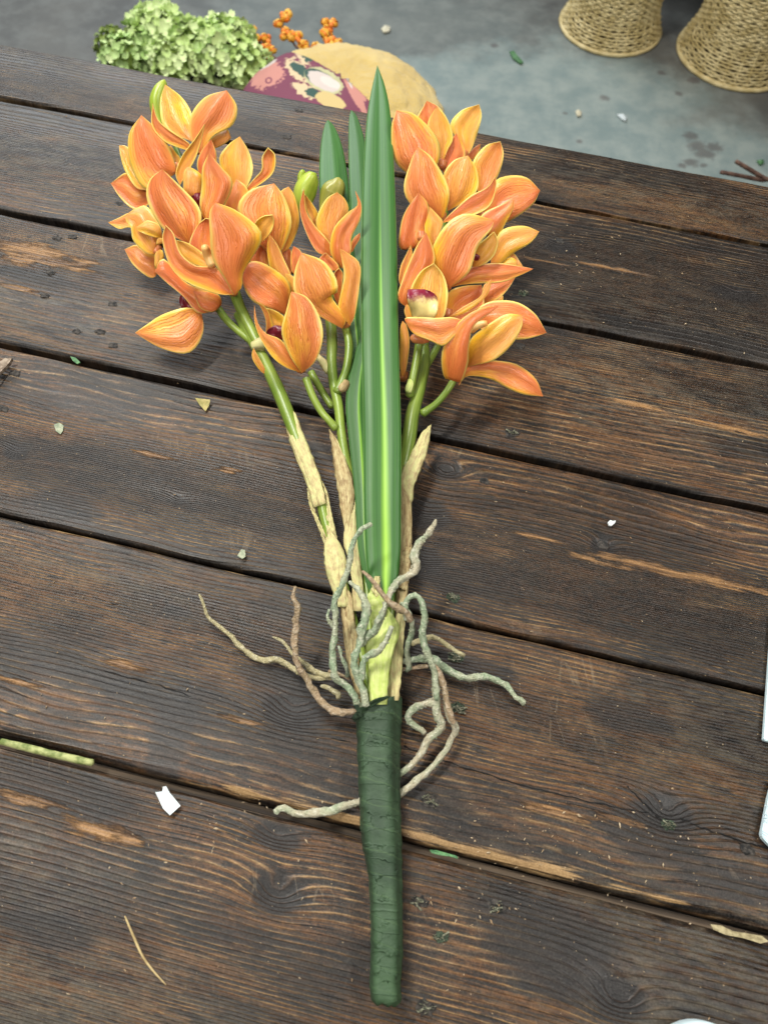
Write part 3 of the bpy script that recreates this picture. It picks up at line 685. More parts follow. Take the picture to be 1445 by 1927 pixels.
# --- left spray
flower('A', (700, 600), .062, [
    ((690, 600), [(560, 560), (450, 510), (365, 400)], (370, 240), [(410, 360), (500, 440), (620, 520)], 0, 1.2, 1.8, -.25, (.5, .5, .8)),
    ((660, 520), [(520, 460), (440, 390), (423, 230)], (460, 108), [(570, 190), (640, 290), (660, 400)], -.3, -.8, -.6, .15, (.95, .25, 1)),
    ((720, 620), [(650, 500), (640, 340), (745, 200)], (900, 150), [(975, 270), (940, 400), (800, 480)], .5, .8, 1.6, .18, (.55, .35, .8)),
    ((790, 560), [(790, 500), (850, 450), (900, 425)], (930, 490), [(900, 520), (860, 545), (820, 562)], -.6, -.2, -.2, .3, (.7, .2, .4))])
flower('A', (540, 740), .055, [
    ((340, 866), [(250, 845), (175, 730), (140, 620)], (130, 543), [(190, 555), (230, 650), (320, 780)], -.6, -.6, -1.0, -.15, (.95, .2, .7)),
    ((540, 740), [(330, 860), (215, 690), (200, 470)], (290, 328), [(400, 430), (490, 560), (535, 700)], .3, .9, 1.6, .16, (.45, .5, .9)),
    ((565, 830), [(535, 745), (580, 620), (670, 500)], (742, 392), [(715, 520), (670, 650), (600, 770)], .6, 1.4, 2.6, -.25, (.85, .4, .6)),
    ((350, 900), [(330, 975), (240, 1003), (140, 920)], (70, 815), [(180, 738), (240, 800), (330, 860)], -1.2, -1.6, -2.2, -.12, (.45, .6, .9)),
    ((530, 720), [(500, 690), (470, 600), (480, 560)], (500, 545), [(540, 600), (570, 640), (560, 700)], -.6, -.4, -.2, .2, (1, 0, .2))])
flower('A', (750, 1070), .066, [
    ((740, 780), [(700, 740), (690, 660), (730, 570)], (790, 500), [(825, 600), (820, 700), (790, 760)], -.9, -.6, 0, .15, DP),
    ((670, 930), [(600, 900), (590, 800), (600, 730)], (625, 695), [(690, 730), (730, 780), (720, 900)], -.4, .2, .2, .25, (.8, .3, .8)),
    ((750, 1090), [(708, 980), (722, 830), (728, 700)], (775, 600), [(860, 700), (942, 810), (880, 970)], .4, 1.0, 1.8, .14, (.45, .5, .8)),
    ((700, 980), [(660, 960), (640, 930), (660, 900)], (690, 885), [(715, 890), (720, 920), (715, 960)], -.3, .1, .1, .2, 'LIPDARK')])
flower('A', (980, 1060), .055, [
    ((960, 900), [(890, 780), (845, 640), (910, 540)], (995, 480), [(1060, 590), (1088, 720), (1040, 850)], -.4, -.2, .4, .12, (.9, .0, .55)),
    ((1000, 900), [(1090, 790), (1150, 720), (1153, 630)], (1195, 560), [(1248, 620), (1225, 750), (1080, 860)], 0, .8, 1.6, -.3, (.55, .5, .6)),
    ((980, 1070), [(890, 1030), (885, 960), (920, 870)], (970, 788), [(1030, 830), (1058, 890), (1030, 980)], .3, .8, 1.0, .14, (.6, .3, .7))])
flower('C', (390, 740), .055, [
    ((300, 840), [(210, 800), (200, 700), (290, 600)], (355, 560), [(372, 680), (370, 780), (350, 830)], -1.2, -1.2, -1.0, .1, DP),
    ((480, 700), [(490, 560), (500, 350), (470, 160)], (545, 100), [(605, 200), (642, 420), (560, 640)], -.5, -.2, .4, .16, (.75, .4, .5)),
    ((390, 740), [(170, 480), (85, 280), (200, 130)], (415, 72), [(515, 210), (572, 440), (480, 680)], 0, .8, 1.4, .14, (.6, .25, .9)),
    ((290, 600), [(240, 540), (240, 430), (310, 370)], (400, 355), [(412, 430), (380, 520), (320, 590)], .8, 1.6, 2.2, -.2, (1.0, 0, .2))])
flower('B', (945, 590), .052, [
    ((640, 235), [(440, 110), (330, -90), (345, -230)], (440, -312), [(560, -200), (690, -60), (718, 60)], -1.0, -.2, .8, .14, (.4, .6, 1)),
    ((740, 340), [(640, 280), (635, 200), (690, 90)], (750, 38), [(790, 60), (810, 200), (810, 290)], -.5, -.5, 0, -.1, DP),
    ((800, 390), [(720, 385), (600, 340), (560, 280)], (540, 195), [(620, 215), (700, 265), (760, 320)], 0, .2, .6, -.2, YE),
    ((950, 587), [(830, 580), (620, 500), (500, 390), (440, 200)], (462, 88), [(520, 150), (570, 290), (680, 378), (840, 400)], .5, 1.4, 2.2, -.25, (.4, .5, .9)),
    ((955, 587), [(885, 470), (800, 330), (780, 120), (778, 0)], (820, -72), [(960, -20), (1120, 100), (1145, 210), (1020, 420), (1008, 530)], .8, 2.2, 3.2, .16, (.5, .35, .7))],
    extra=[('column', [(800, 375, 1.0, 40), (770, 310, 1.2, 36), (748, 262, 1.6, 30), (745, 242, 1.8, 26)])])
flower('B', (790, 705), .030, [
    ((720, 715), [(640, 640), (590, 560), (560, 520)], (570, 500), [(640, 540), (690, 600), (720, 690)], -.6, 0, .6, -.2, (.4, .8, .6)),
    ((800, 705), [(690, 715), (590, 600), (470, 500)], (388, 420), [(450, 330), (610, 500), (840, 590)], .3, 1.0, 1.4, .2, OR),
    ((715, 700), [(735, 830), (690, 950), (600, 1008), (420, 965)], (245, 860), [(330, 800), (440, 730), (600, 680)], 0, .3, -.1, .10, (.6, .35, 1)),
    ((640, 690), [(580, 680), (565, 640), (570, 600)], (590, 580), [(610, 600), (630, 640), (650, 670)], -.8, -.6, -.4, .2, 'LIPDARK'),
    ((860, 660), [(800, 710), (720, 690), (690, 640)], (660, 560), [(750, 560), (830, 580), (860, 620)], .8, 1.2, 1.4, .2, OR)])
flower('B', (400, 300), .034, [
    ((370, 60), [(300, 110), (190, 105), (130, 116)], (52, 70), [(130, 35), (200, 0), (330, -40)], -.6, -.4, -.8, -.12, (.6, .5, .5)),
    ((410, 300), [(330, 290), (232, 200), (215, 110), (180, 60)], (183, 15), [(250, -30), (330, -45), (420, 90)], -.2, .2, .2, .16, (.75, .35, .6)),
    ((440, 180), [(380, 175), (310, 150), (270, 130)], (250, 108), [(300, 75), (340, 55), (420, 90)], .3, .7, .6, .15, (1.0, .1, .8)),
    ((410, 420), [(380, 462), (330, 455), (230, 370)], (170, 262), [(260, 230), (330, 285), (400, 310)], -1.2, -1.2, -1.6, .12, (.65, .6, .8)),
    ((440, 340), [(390, 405), (385, 350), (390, 290)], (420, 265), [(440, 270), (450, 300), (450, 320)], .5, .8, .9, .1, YE),
    ((440, 200), [(400, 230), (400, 210), (405, 190)], (420, 180), [(440, 185), (470, 200), (470, 215)], .5, .8, .9, .1, YE)])
# --- middle spray
flower('C', (1000, 830), .052, [
    ((940, 650), [(830, 540), (795, 400), (880, 220)], (985, 150), [(1060, 220), (1088, 330), (1010, 520)], -.5, 0, .8, .14, (.75, .2, .9)),
    ((800, 480), [(760, 420), (710, 320), (690, 230)], (690, 165), [(740, 225), (790, 300), (812, 360)], -.6, -.2, .6, -.1, (.8, .3, .8)),
    ((940, 730), [(800, 690), (685, 470), (645, 280)], (682, 118), [(705, 320), (790, 460), (920, 610)], 0, .6, 1.4, .12, OR),
    ((1110, 690), [(1100, 660), (1110, 610), (1140, 560)], (1192, 518), [(1192, 570), (1150, 640), (1125, 690)], -.9, -.7, -.6, .1, (.4, .8, .5)),
    ((1030, 840), [(950, 760), (920, 640), (960, 470), (1090, 330), (1170, 270)], (1150, 138), [(1203, 260), (1192, 400), (1115, 560), (1110, 700)], .5, 1.4, 2.0, .16, (.45, .5, .6))])
flower('C', (1060, 1375), .050, [
    ((600, 900), [(575, 860), (565, 780), (572, 700)], (590, 640), [(650, 680), (670, 740), (650, 800)], -1.6, -1.4, -1.2, .1, (.2, .9, .8)),
    ((950, 860), [(900, 850), (860, 800), (820, 755)], (880, 698), [(960, 770), (1005, 835), (980, 860)], -.8, -.6, -.4, -.1, DP),
    ((1000, 1190), [(950, 1080), (945, 950), (960, 880)], (1000, 838), [(1038, 890), (1030, 1000), (1020, 1120)], -.5, -.3, .2, -.15, OR),
    ((1030, 1385), [(840, 1285), (650, 1140), (590, 1030), (600, 870)], (662, 700), [(860, 775), (975, 930), (985, 1060), (930, 1090), (1060, 1290)], .3, 1.4, 2.0, .16, (.6, .3, .8)),
    ((1100, 1360), [(1010, 1240), (993, 1180), (1045, 930), (1030, 780)], (1010, 663), [(1150, 750), (1197, 830), (1190, 980), (1150, 1250)], .4, 1.2, 1.8, .2, (.7, .25, .9))])
flower('C', (655, 1785), .040, [
    ((330, 1800), [(280, 1760), (225, 1680), (212, 1620)], (228, 1565), [(255, 1610), (300, 1690), (330, 1750)], -1.4, -1.2, -1.0, .1, (.85, .1, .4)),
    ((375, 1440), [(340, 1430), (340, 1330), (310, 1230)], (258, 1143), [(330, 1190), (370, 1250), (410, 1400)], -.5, 0, .8, -.15, (.7, .4, .8)),
    ((490, 1385), [(430, 1380), (370, 1340), (340, 1270)], (345, 1205), [(400, 1215), (470, 1250), (515, 1300)], -.8, -.3, .2, -.15, (1.0, .1, .6)),
    ((470, 1480), [(380, 1450), (345, 1430), (370, 1385)], (430, 1362), [(490, 1375), (510, 1420), (500, 1480)], -.2, .2, .4, .2, 'LIPDARK'),
    ((650, 1785), [(520, 1740), (400, 1650), (290, 1480), (238, 1330)], (235, 1178), [(265, 1330), (340, 1430), (470, 1485), (560, 1600)], .3, 1.3, 1.8, .12, (.6, .3, .7)),
    ((665, 1788), [(560, 1640), (480, 1420), (530, 1200)], (570, 1052), [(720, 1110), (830, 1290), (855, 1480), (790, 1680)], .6, 1.8, 2.4, .15, (.5, .3, 1))])
flower('C', (530, 1260), .040, [
    ((530, 1010), [(400, 900), (362, 780), (350, 650)], (370, 528), [(440, 620), (500, 750), (570, 920)], -.4, .2, 1.0, .14, (.8, .25, .8)),
    ((570, 890), [(520, 850), (490, 760), (485, 700)], (540, 655), [(570, 690), (572, 780), (575, 850)], -1.6, -1.4, -1.4, 0, DP),
    ((590, 1075), [(560, 1070), (530, 980), (520, 930)], (513, 888), [(560, 900), (595, 930), (605, 1000)], 0, .3, .6, .1, YE),
    ((530, 1270), [(410, 1220), (230, 1145), (140, 1010)], (125, 870), [(220, 775), (400, 840), (560, 1000)], .2, 1.0, 1.0, .15, (.35, .6, 1)),
    ((450, 1240), [(440, 1230), (430, 1210), (430, 1195)], (440, 1180), [(470, 1190), (490, 1220), (490, 1240)], 0, .3, .5, .1, N_)])
# --- right spray
flower('D', (470, 640), .060, [
    ((400, 420), [(290, 290), (258, 190), (300, 110)], (340, 43), [(430, 85), (490, 160), (510, 300)], -1.2, -1.2, -.8, .1, DP),
    ((460, 640), [(420, 540), (350, 400), (350, 230)], (422, 98), [(510, 180), (572, 360), (520, 480)], -.4, .0, .8, .14, (.9, .2, .7)),
    ((320, 770), [(150, 665), (50, 540), (30, 280)], (75, 128), [(240, 165), (430, 370), (445, 570)], .2, 1.2, 1.6, .16, (.45, .5, .8))])
flower('D', (660, 560), .055, [
    ((650, 540), [(630, 420), (545, 260), (640, 130)], (800, 72), [(822, 180), (780, 340), (720, 490)], -.4, .2, .8, -.10, (.95, 0, .55)),
    ((690, 580), [(680, 540), (710, 500), (760, 450)], (808, 420), [(805, 460), (770, 530), (720, 575)], -1, -.8, -.8, .1, (.4, .6, .5)),
    ((520, 720), [(480, 660), (478, 560), (530, 420)], (600, 325), [(655, 420), (675, 530), (600, 640)], .3, .7, 1.2, .15, (.3, .8, .6))])
flower('D', (470, 1100), .060, [
    ((520, 1010), [(520, 880), (485, 700), (570, 570)], (700, 523), [(775, 640), (792, 790), (720, 900)], -.2, .5, 1.0, .13, (.85, .05, .8)),
    ((450, 1090), [(210, 960), (138, 800), (205, 560)], (265, 448), [(400, 560), (535, 820), (500, 1030)], .3, 1.3, 1.9, .15, (.55, .35, .8)),
    ((470, 1115), [(560, 1020), (720, 880), (870, 800)], (945, 698), [(945, 820), (880, 980), (680, 1070)], .8, 1.5, 2.2, -.25, (.35, .75, .6))])
flower('D', (820, 1100), .050, [
    ((790, 870), [(780, 740), (740, 590), (850, 440)], (985, 397), [(1015, 520), (965, 700), (880, 810)], -.5, 0, .6, -.10, (.65, .2, .9)),
    ((800, 1070), [(880, 900), (940, 745), (1080, 698), (1220, 720)], (1332, 830), [(1260, 960), (1060, 1100), (900, 1140)], -.3, .2, .2, .13, (.3, .75, 1)),
    ((850, 1210), [(800, 1100), (850, 1020), (980, 960)], (1098, 898), [(1100, 980), (1030, 1120), (950, 1260)], .4, 1.1, 1.4, .16, (.45, .6, .3))])
flower('E', (515, 440), .058, [
    ((515, 432), [(640, 330), (740, 240), (950, 208), (1140, 232)], (1272, 260), [(1170, 310), (1000, 375), (800, 385), (640, 400)], -.6, .2, .3, .14, (.4, .6, .7)),
    ((740, 245), [(720, 160), (780, 60), (850, 0)], (930, -68), [(965, 20), (930, 140), (840, 220)], .2, 1.0, 1.4, -.2, (1.0, .1, .5)),
    ((520, 430), [(400, 220), (395, 60), (520, -140), (690, -225)], (930, -165), [(900, -80), (790, 60), (720, 270), (620, 370)], .8, 2.0, 2.6, .14, (.5, .5, .9)),
    ((760, 175), [(735, 165), (745, 140), (770, 130)], (800, 150), [(800, 170), (790, 180), (775, 182)], .6, .9, .9, .1, 'LIPDARK')])
flower('E', (860, 300), .038, [
    ((900, 215), [(930, 60), (1000, -80), (1180, -118)], (1325, -68), [(1250, 30), (1100, 120), (980, 215)], .2, .8, .9, .13, (.85, .2, .6)),
    ((880, 230), [(960, 190), (1040, 140), (1100, 120)], (1180, 235), [(1130, 232), (1040, 225), (980, 232)], -.2, .1, .1, .12, (.75, .2, .3)),
    ((985, 225), [(1010, 190), (1060, 160), (1100, 165)], (1128, 195), [(1120, 235), (1080, 238), (1030, 232)], .2, .4, .4, .15, (1, 0, .1)),
    ((820, 565), [(820, 480), (850, 390), (950, 360)], (1118, 330), [(1050, 440), (970, 520), (900, 555)], -.2, .2, .1, .12, (.3, .75, .9)),
    ((930, 550), [(950, 530), (990, 500), (1000, 480)], (1008, 500), [(1010, 530), (1000, 550), (970, 555)], -1.2, -1.2, -1.2, 0, (.9, .1, .2))])
flower('D', (290, 1270), .062, [
    ((400, 1330), [(330, 1230), (322, 1100), (335, 1020)], (360, 970), [(440, 1050), (482, 1120), (430, 1260)], -.4, .0, .2, .12, (.85, .3, .7)),
    ((250, 1330), [(105, 1340), (105, 1180), (150, 1020)], (270, 848), [(355, 970), (340, 1170), (300, 1290)], -.6, 0, .6, .15, DP)])
flower('E', (285, 860), .052, [
    ((120, 430), [(95, 350), (110, 240), (150, 150)], (200, 50), [(215, 120), (200, 240), (150, 370)], -.5, -.1, .4, -.1, (.7, .3, .4)),
    ((170, 600), [(85, 520), (120, 370), (240, 80)], (335, -60), [(385, 50), (412, 190), (330, 330)], -.8, .2, 1.0, .13, (.4, .6, .5)),
    ((400, 700), [(230, 640), (190, 470), (280, 290)], (403, 210), [(490, 320), (525, 480), (490, 680)], -.4, .2, .6, -.15, (1.0, .15, .7)),
    ((300, 700), [(225, 688), (195, 600), (172, 520), (178, 442)], (262, 462), [(350, 445), (418, 495), (440, 580), (400, 692)], .3, 1.5, 1.2, .10, 'LIP'),
    ((158, 735), [(155, 690), (260, 682), (420, 690), (560, 685)], (658, 715), [(620, 800), (520, 915), (470, 935), (370, 890), (230, 830)], 1.2, 1.9, 1.9, .12, (.45, .4, 1)),
    ((210, 690), [(170, 700), (145, 640), (150, 600)], (165, 570), [(185, 590), (200, 640), (215, 670)], .2, .4, .5, .1, (.9, .05, .2))],
    extra=[('base', [(200, 870, .6, 16), (230, 868, .7, 42), (300, 885, .7, 34), (360, 890, .6, 14)])])
flower('E', (520, 690), .046, [
    ((510, 690), [(490, 600), (530, 465), (650, 412)], (820, 398), [(838, 500), (832, 590), (700, 690)], -.4, 0, .2, -.12, (.3, .7, .5)),
    ((520, 692), [(650, 600), (800, 510), (850, 420)], (905, 345), [(895, 430), (840, 520), (680, 640)], .4, .8, 1.4, .1, (.85, .1, .3)),
    ((560, 700), [(640, 650), (740, 620), (800, 590)], (860, 560), [(830, 640), (760, 700), (650, 760)], 0, .3, .3, .1, (.4, .6, .6))])
flower('E', (590, 1230), .030, [
    ((760, 700), [(800, 600), (930, 540), (1130, 550), (1290, 655)], (1388, 820), [(1300, 852), (1180, 877), (1000, 870), (830, 800)], .8, 1.4, .9, .12, (.35, .5, 1)),
    ((690, 1120), [(720, 890), (850, 770), (1030, 660)], (1175, 668), [(1172, 770), (1080, 930), (930, 1060), (780, 1100)], .5, 2.0, 2.6, .12, (.85, .1, .6)),
    ((620, 1282), [(690, 1110), (800, 1068), (950, 1066), (1130, 1100), (1290, 1220)], (1358, 1378), [(1200, 1362), (1060, 1312), (900, 1225), (700, 1200)], .4, .5, .1, .14, (.45, .45, .9)),
    ((580, 1228), [(490, 1200), (480, 960), (620, 730), (800, 610)], (968, 585), [(900, 645), (750, 760), (708, 950), (700, 1090), (640, 1250)], 1.2, 3.0, 3.2, .18, (.3, .6, .6))],
    extra=[('column', [(730, 800, 1.6, 34), (770, 765, 1.9, 34), (830, 740, 2.1, 30), (862, 738, 2.2, 24)])])
flower('E', (130, 1240), .030, [
    ((130, 1240), [(105, 1100), (105, 900), (108, 780)], (130, 715), [(170, 780), (188, 930), (160, 1130)], 0, .6, 1.2, .16, (.8, .3, .4)),
    ((120, 1240), [(115, 1100), (125, 900), (140, 800)], (160, 740), [(170, 850), (175, 1000), (150, 1160)], -.4, .1, .5, -.1, (.4, .6, .5))])

MATS = {'LIP': LIP, 'LIPDARK': LIPDARK}
fseed = 0
for crop, anchor, h, petals, extra, label in FL:
    (ax, ay), = cv(crop, [anchor]); D0 = depth_at(ax, ay, h)
    fb = tube3('flower', [list(CP + ray(ax, ay - 2) * (D0 + .002)) + [.0035], list(CP + ray(ax, ay - 14) * (D0 + .003)) + [.0042]], BASEM, bouquet, n=10, seg=5)
    sc_ = CRP[crop][2]
    for k, (b, Lp, tp, Rp, db, dm, dt, cup, colr) in enumerate(petals):
        fseed += 1
        q = cv(crop, [b, *Lp, tp]); r = cv(crop, [b, *Rp[::-1], tp])
        big = np.linalg.norm(np.array(q[0]) - np.array(q[-1])) > 40
        if isinstance(colr, str): surface('lip', q, r, D0, db, dm, dt, cup, MATS[colr], fb, nu=14, nv=10, ripple=.32, seed=fseed, thick=.0012)
        else:
            colr = tuple(min(1, max(0, c_ + rnd.uniform(-.06, .06))) for c_ in colr)
            surface('petal', q, r, D0, db, dm, dt, cup, PETAL, fb, nu=22 if big else 12, nv=14 if big else 8, ripple=.05 if big else 0, color=colr, seed=fseed)
    for nm, P in extra:
        x0, y0, s = CRP[crop]
        tube('column' if nm == 'column' else 'receptacle', [(x0 + a / s, y0 + b_ / s, D0 - d * .01, r_ / s) for a, b_, d, r_ in P], COLUMN if nm == 'column' else BASEM, fb, n=14, seg=10, depth=True)

# ------------------------------------------------------------------ buds
def bud(crop, P, h, mat):
    x0, y0, s = CRP[crop]
    return tube('bud', [(x0 + a / s, y0 + b / s, h + dh, r / s) for a, b, dh, r in P], mat, bouquet, n=24, seg=20, ridges=3, ridge=.07)
bud('A', [(432, 400, 0, 12), (412, 330, .002, 42), (405, 240, .006, 62), (425, 150, .012, 52), (448, 95, .016, 26), (455, 75, .017, 8)], .055, BUD)
bud('M', [(300, 1800, 0, 60), (270, 1640, .004, 150), (300, 1440, .010, 190), (380, 1280, .016, 160), (450, 1180, .02, 110), (480, 1150, .021, 50)], .030, BUD)
bud('M', [(230, 1300, 0, 50), (235, 1200, .003, 62), (262, 1110, .006, 52), (268, 1075, .007, 22)], .042, BUD)
bud('M', [(600, 1800, 0, 60), (680, 1640, .003, 150), (770, 1460, .008, 200), (850, 1320, .014, 150), (870, 1230, .018, 70), (872, 1215, .018, 30)], .034, BUDB)

# ------------------------------------------------------------------ strap leaves
def leaf(L, R, hs, cup, label=None, nv=16, sgn=1):
    """hs: heights (m) base->tip"""
    n = 60; t = np.linspace(0, 1, n + 1); t = t * .6 + .4 * (.5 - .5 * np.cos(t * math.pi))
    L = catmull(L, t); R = catmull(R, t); V = []; UV = []
    H = np.interp(t, np.linspace(0, 1, len(hs)), hs)
    for i in range(n + 1):
        c = (L[i] + R[i]) / 2; D0 = depth_at(c[0], c[1], H[i]); wm = np.linalg.norm(L[i] - R[i]) / FP * D0
        for j in range(nv + 1):
            v = j / nv; q = abs(2 * v - 1.04); p = L[i] * (1 - v) + R[i] * v
            off = cup * wm * min(1, q * 1.6) * .9 - .10 * wm * q * q
            V.append(CP + ray(p[0], p[1]) * (D0 - off)); UV.append((t[i], v))
    F = [(i * (nv + 1) + j, i * (nv + 1) + j + 1, (i + 1) * (nv + 1) + j + 1, (i + 1) * (nv + 1) + j) for i in range(n) for j in range(nv)]
    o = new_obj('strap_leaf', V, F, LEAF, bouquet, uvs=UV); md = o.modifiers.new('thickness', 'SOLIDIFY'); md.thickness = .0009; md.offset = 0
    if label: o['label'] = label
    return o
leaf([(716, 1150), (699, 1100), (690, 1060), (685, 950), (684, 800), (681, 650), (680, 500), (683, 350), (689, 240), (697, 180), (710, 123)],
     [(722, 1155), (738, 1130), (752, 1060), (754, 950), (754, 800), (749, 620), (746, 450), (741, 310), (735, 220), (725, 165), (710, 123)],
     [.030, .036, .044, .052, .060, .066, .072, .076, .080], .10, 'long front leaf with a bright yellow green midrib')
leaf([(716, 1160), (690, 1100), (674, 1030), (668, 930), (658, 840), (651, 760), (660, 690), (680, 620), (690, 500), (700, 420)],
     [(722, 1160), (712, 1100), (700, 1030), (698, 930), (696, 840), (694, 760), (698, 690), (706, 620), (712, 500), (702, 420)],
     [.020, .026, .032, .038, .042, .045], -.06, 'darker leaf showing left of the front leaf')
leaf([(700, 1000), (676, 800), (655, 620), (640, 520), (617, 430), (605, 390), (601, 340), (603, 280), (610, 240), (617, 225)],
     [(712, 1000), (694, 800), (682, 620), (672, 520), (666, 440), (659, 390), (655, 340), (645, 280), (630, 240), (617, 225)],
     [.014, .020, .026, .032, .038, .040], -.08, 'short pointed leaf between the middle buds')
leaf([(705, 1000), (690, 800), (676, 620), (670, 520), (662, 440), (659, 380), (657, 330), (656, 270), (657, 225), (661, 207)],
     [(714, 1000), (710, 800), (708, 620), (706, 520), (702, 440), (698, 380), (694, 330), (687, 270), (673, 222), (661, 207)],
     [.016, .024, .032, .040, .046, .048], -.06, 'narrow pointed leaf just left of the front leaf')

# ------------------------------------------------------------------ stems
def T(P, mat=STEM, **k):
    nm = k.pop('name', 'stem'); par = k.pop('parent', bouquet); lb = k.pop('label', None)
    o = tube(nm, P, mat, par, n=14, **k)
    return o
m1 = T([(452, 590, .030, 13), (468, 625, .028, 12), (487, 660, .027, 11), (505, 695, .026, 12), (530, 750, .025, 13), (565, 840, .022, 12), (600, 930, .020, 11), (615, 990, .018, 10), (640, 1080, .016, 10), (680, 1230, .016, 9), (705, 1340, .016, 8)])
T([(441, 550, .042, 11), (452, 578, .038, 10), (465, 605, .034, 10), (487, 650, .030, 9)], name='flower_stalk', parent=m1)
T([(408, 576, .030, 7), (425, 600, .029, 7), (448, 622, .028, 7), (476, 644, .028, 7)], name='flower_stalk', parent=m1)
T([(478, 652, .031, 10), (487, 648, .033, 13), (497, 652, .031, 10)], SHEATH, name='node', parent=m1, bump=.3, bfreq=300)
m2 = T([(622, 600, .034, 10), (625, 645, .033, 10), (624, 680, .031, 9.5), (628, 720, .030, 9.5), (637, 765, .028, 9.5), (642, 810, .027, 9), (650, 860, .024, 9), (665, 930, .020, 8.5), (690, 1100, .016, 8), (705, 1330, .014, 8)])
T([(651, 615, .045, 8), (657, 650, .042, 8), (653, 690, .038, 8), (645, 715, .034, 8.5), (634, 738, .032, 9)], name='flower_stalk', parent=m2)
T([(576, 712, .038, 7.5), (588, 745, .035, 7), (605, 775, .032, 7), (620, 792, .031, 7), (632, 806, .029, 8)], name='flower_stalk', parent=m2)
T([(585, 700, .024, 7), (605, 735, .022, 7), (625, 765, .020, 7)], name='flower_stalk', parent=m2)
T([(598, 670, .030, 6), (610, 685, .030, 7.5), (617, 700, .029, 6)], SHEATH, name='node', parent=m2, bump=.4, bfreq=250)
T([(652, 720, .035, 7), (647, 728, .036, 9), (640, 733, .035, 7)], SHEATHB, name='node', parent=m2, bump=.4, bfreq=250)
m3 = T([(797, 655, .030, 11), (798, 690, .029, 11), (790, 730, .028, 11), (777, 775, .027, 13), (770, 820, .025, 14), (762, 862, .022, 13), (750, 930, .018, 11), (738, 1100, .016, 9), (728, 1330, .014, 8)])
T([(789, 645, .046, 8), (783, 680, .042, 7.5), (776, 715, .038, 7.5), (770, 745, .033, 8)], name='flower_stalk', parent=m3)
T([(853, 716, .028, 7), (840, 737, .027, 6.5), (820, 760, .027, 6.5), (795, 778, .027, 8)], name='flower_stalk', parent=m3)
T([(824, 650, .024, 7), (814, 668, .026, 7), (803, 685, .028, 8)], name='flower_stalk', parent=m3)
T([(768, 738, .037, 6), (771, 728, .038, 8), (772, 716, .038, 5)], SHEATHG, name='node', parent=m3, bump=.3, bfreq=250)

# upper stems run on inside the sprays so that every flower hangs on something
for P in ([(441, 550, .038, 8), (420, 480, .036, 7), (390, 400, .036, 6), (350, 320, .036, 5), (320, 250, .036, 4)],
          [(622, 600, .034, 8), (618, 520, .034, 7), (605, 450, .034, 6), (592, 400, .034, 5)],
          [(797, 655, .030, 9), (812, 560, .032, 8), (830, 460, .032, 7), (840, 360, .034, 6), (838, 300, .034, 5)]):
    T(P, STEM)

# ------------------------------------------------------------------ dry sheaths
def sh(crop, L, R, h, mat=SHEATH, cup=.22, db=0, dm=0, dt=0, nu=26, rag=1.5, name='sheath', thick=.0009, ripple=.05):
    L = cv(crop, L); R = cv(crop, R); k = len(L) // 2
    return SH(L, R, h, mat, cup, rag, name, nu)
shn = 0
def SH(L, R, hs, mat, cup, rag, name, n=30, nv=10):
    global shn; shn += 1
    if not isinstance(hs, (list, tuple)): hs = [hs, hs]
    t = np.linspace(0, 1, n + 1); L = catmull(L, t); R = catmull(R, t); V = []; UV = []
    H = np.interp(t, np.linspace(0, 1, len(hs)), hs)
    for i in range(n + 1):
        c = (L[i] + R[i]) / 2; D0 = depth_at(c[0], c[1], H[i]); wm = np.linalg.norm(L[i] - R[i]) / FP * D0
        for j in range(nv + 1):
            v = j / nv; q = 2 * v - 1; p = L[i] * (1 - v) + R[i] * v
            if j in (0, nv): p = p + 1.5 * rag * np.array([noise.noise(Vector((t[i] * 18, j, shn))), 0])
            off = cup * .8 * wm * (1 - abs(q) ** 2.6) * (1 - .45 * math.exp(-((v - .35 - .2 * math.sin(t[i] * 5 + shn)) / .07) ** 2)) + .0016 * noise.noise(Vector((t[i] * 9, v * 4, shn)))
            V.append(CP + ray(p[0], p[1]) * (D0 - off)); UV.append((t[i] * 3, v))
    F = [(i * (nv + 1) + j, i * (nv + 1) + j + 1, (i + 1) * (nv + 1) + j + 1, (i + 1) * (nv + 1) + j) for i in range(n) for j in range(nv)]
    o = new_obj(name, V, F, mat, bouquet, uvs=UV); md = o.modifiers.new('thickness', 'SOLIDIFY'); md.thickness = .0008; md.offset = 0
    return o
# left stem
sh('K', [(177, 560), (192, 640), (215, 760), (262, 900), (310, 1010), (348, 1110), (385, 1245)], [(177, 560), (262, 620), (310, 740), (352, 840), (395, 950), (440, 1080), (470, 1215)], [.025, .024, .022], SHEATH, .3)
sh('K', [(345, 1120), (360, 1230), (400, 1330), (440, 1440), (460, 1500)], [(350, 1110), (388, 1240), (420, 1330), (462, 1420), (480, 1480)], [.020, .019], SHEATH, .2)
sh('K', [(440, 1070), (465, 1170), (470, 1260), (468, 1360), (480, 1460)], [(444, 1080), (482, 1160), (498, 1260), (530, 1400), (545, 1470)], [.022, .020], SHEATH, .2)
sh('K', [(490, 1392), (460, 1480), (455, 1560), (470, 1680), (510, 1790), (530, 1900)], [(490, 1392), (545, 1460), (585, 1540), (602, 1620), (600, 1740), (620, 1900)], [.024, .023, .020], SHEATH, .32)
sh('F', [(1110, 520), (1130, 640), (1200, 800), (1215, 950), (1230, 1100), (1270, 1300), (1330, 1500), (1380, 1640)], [(1215, 520), (1240, 620), (1290, 700), (1300, 850), (1320, 1000), (1330, 1200), (1370, 1400), (1430, 1560)], [.020, .018, .020], SHEATHB, .3)
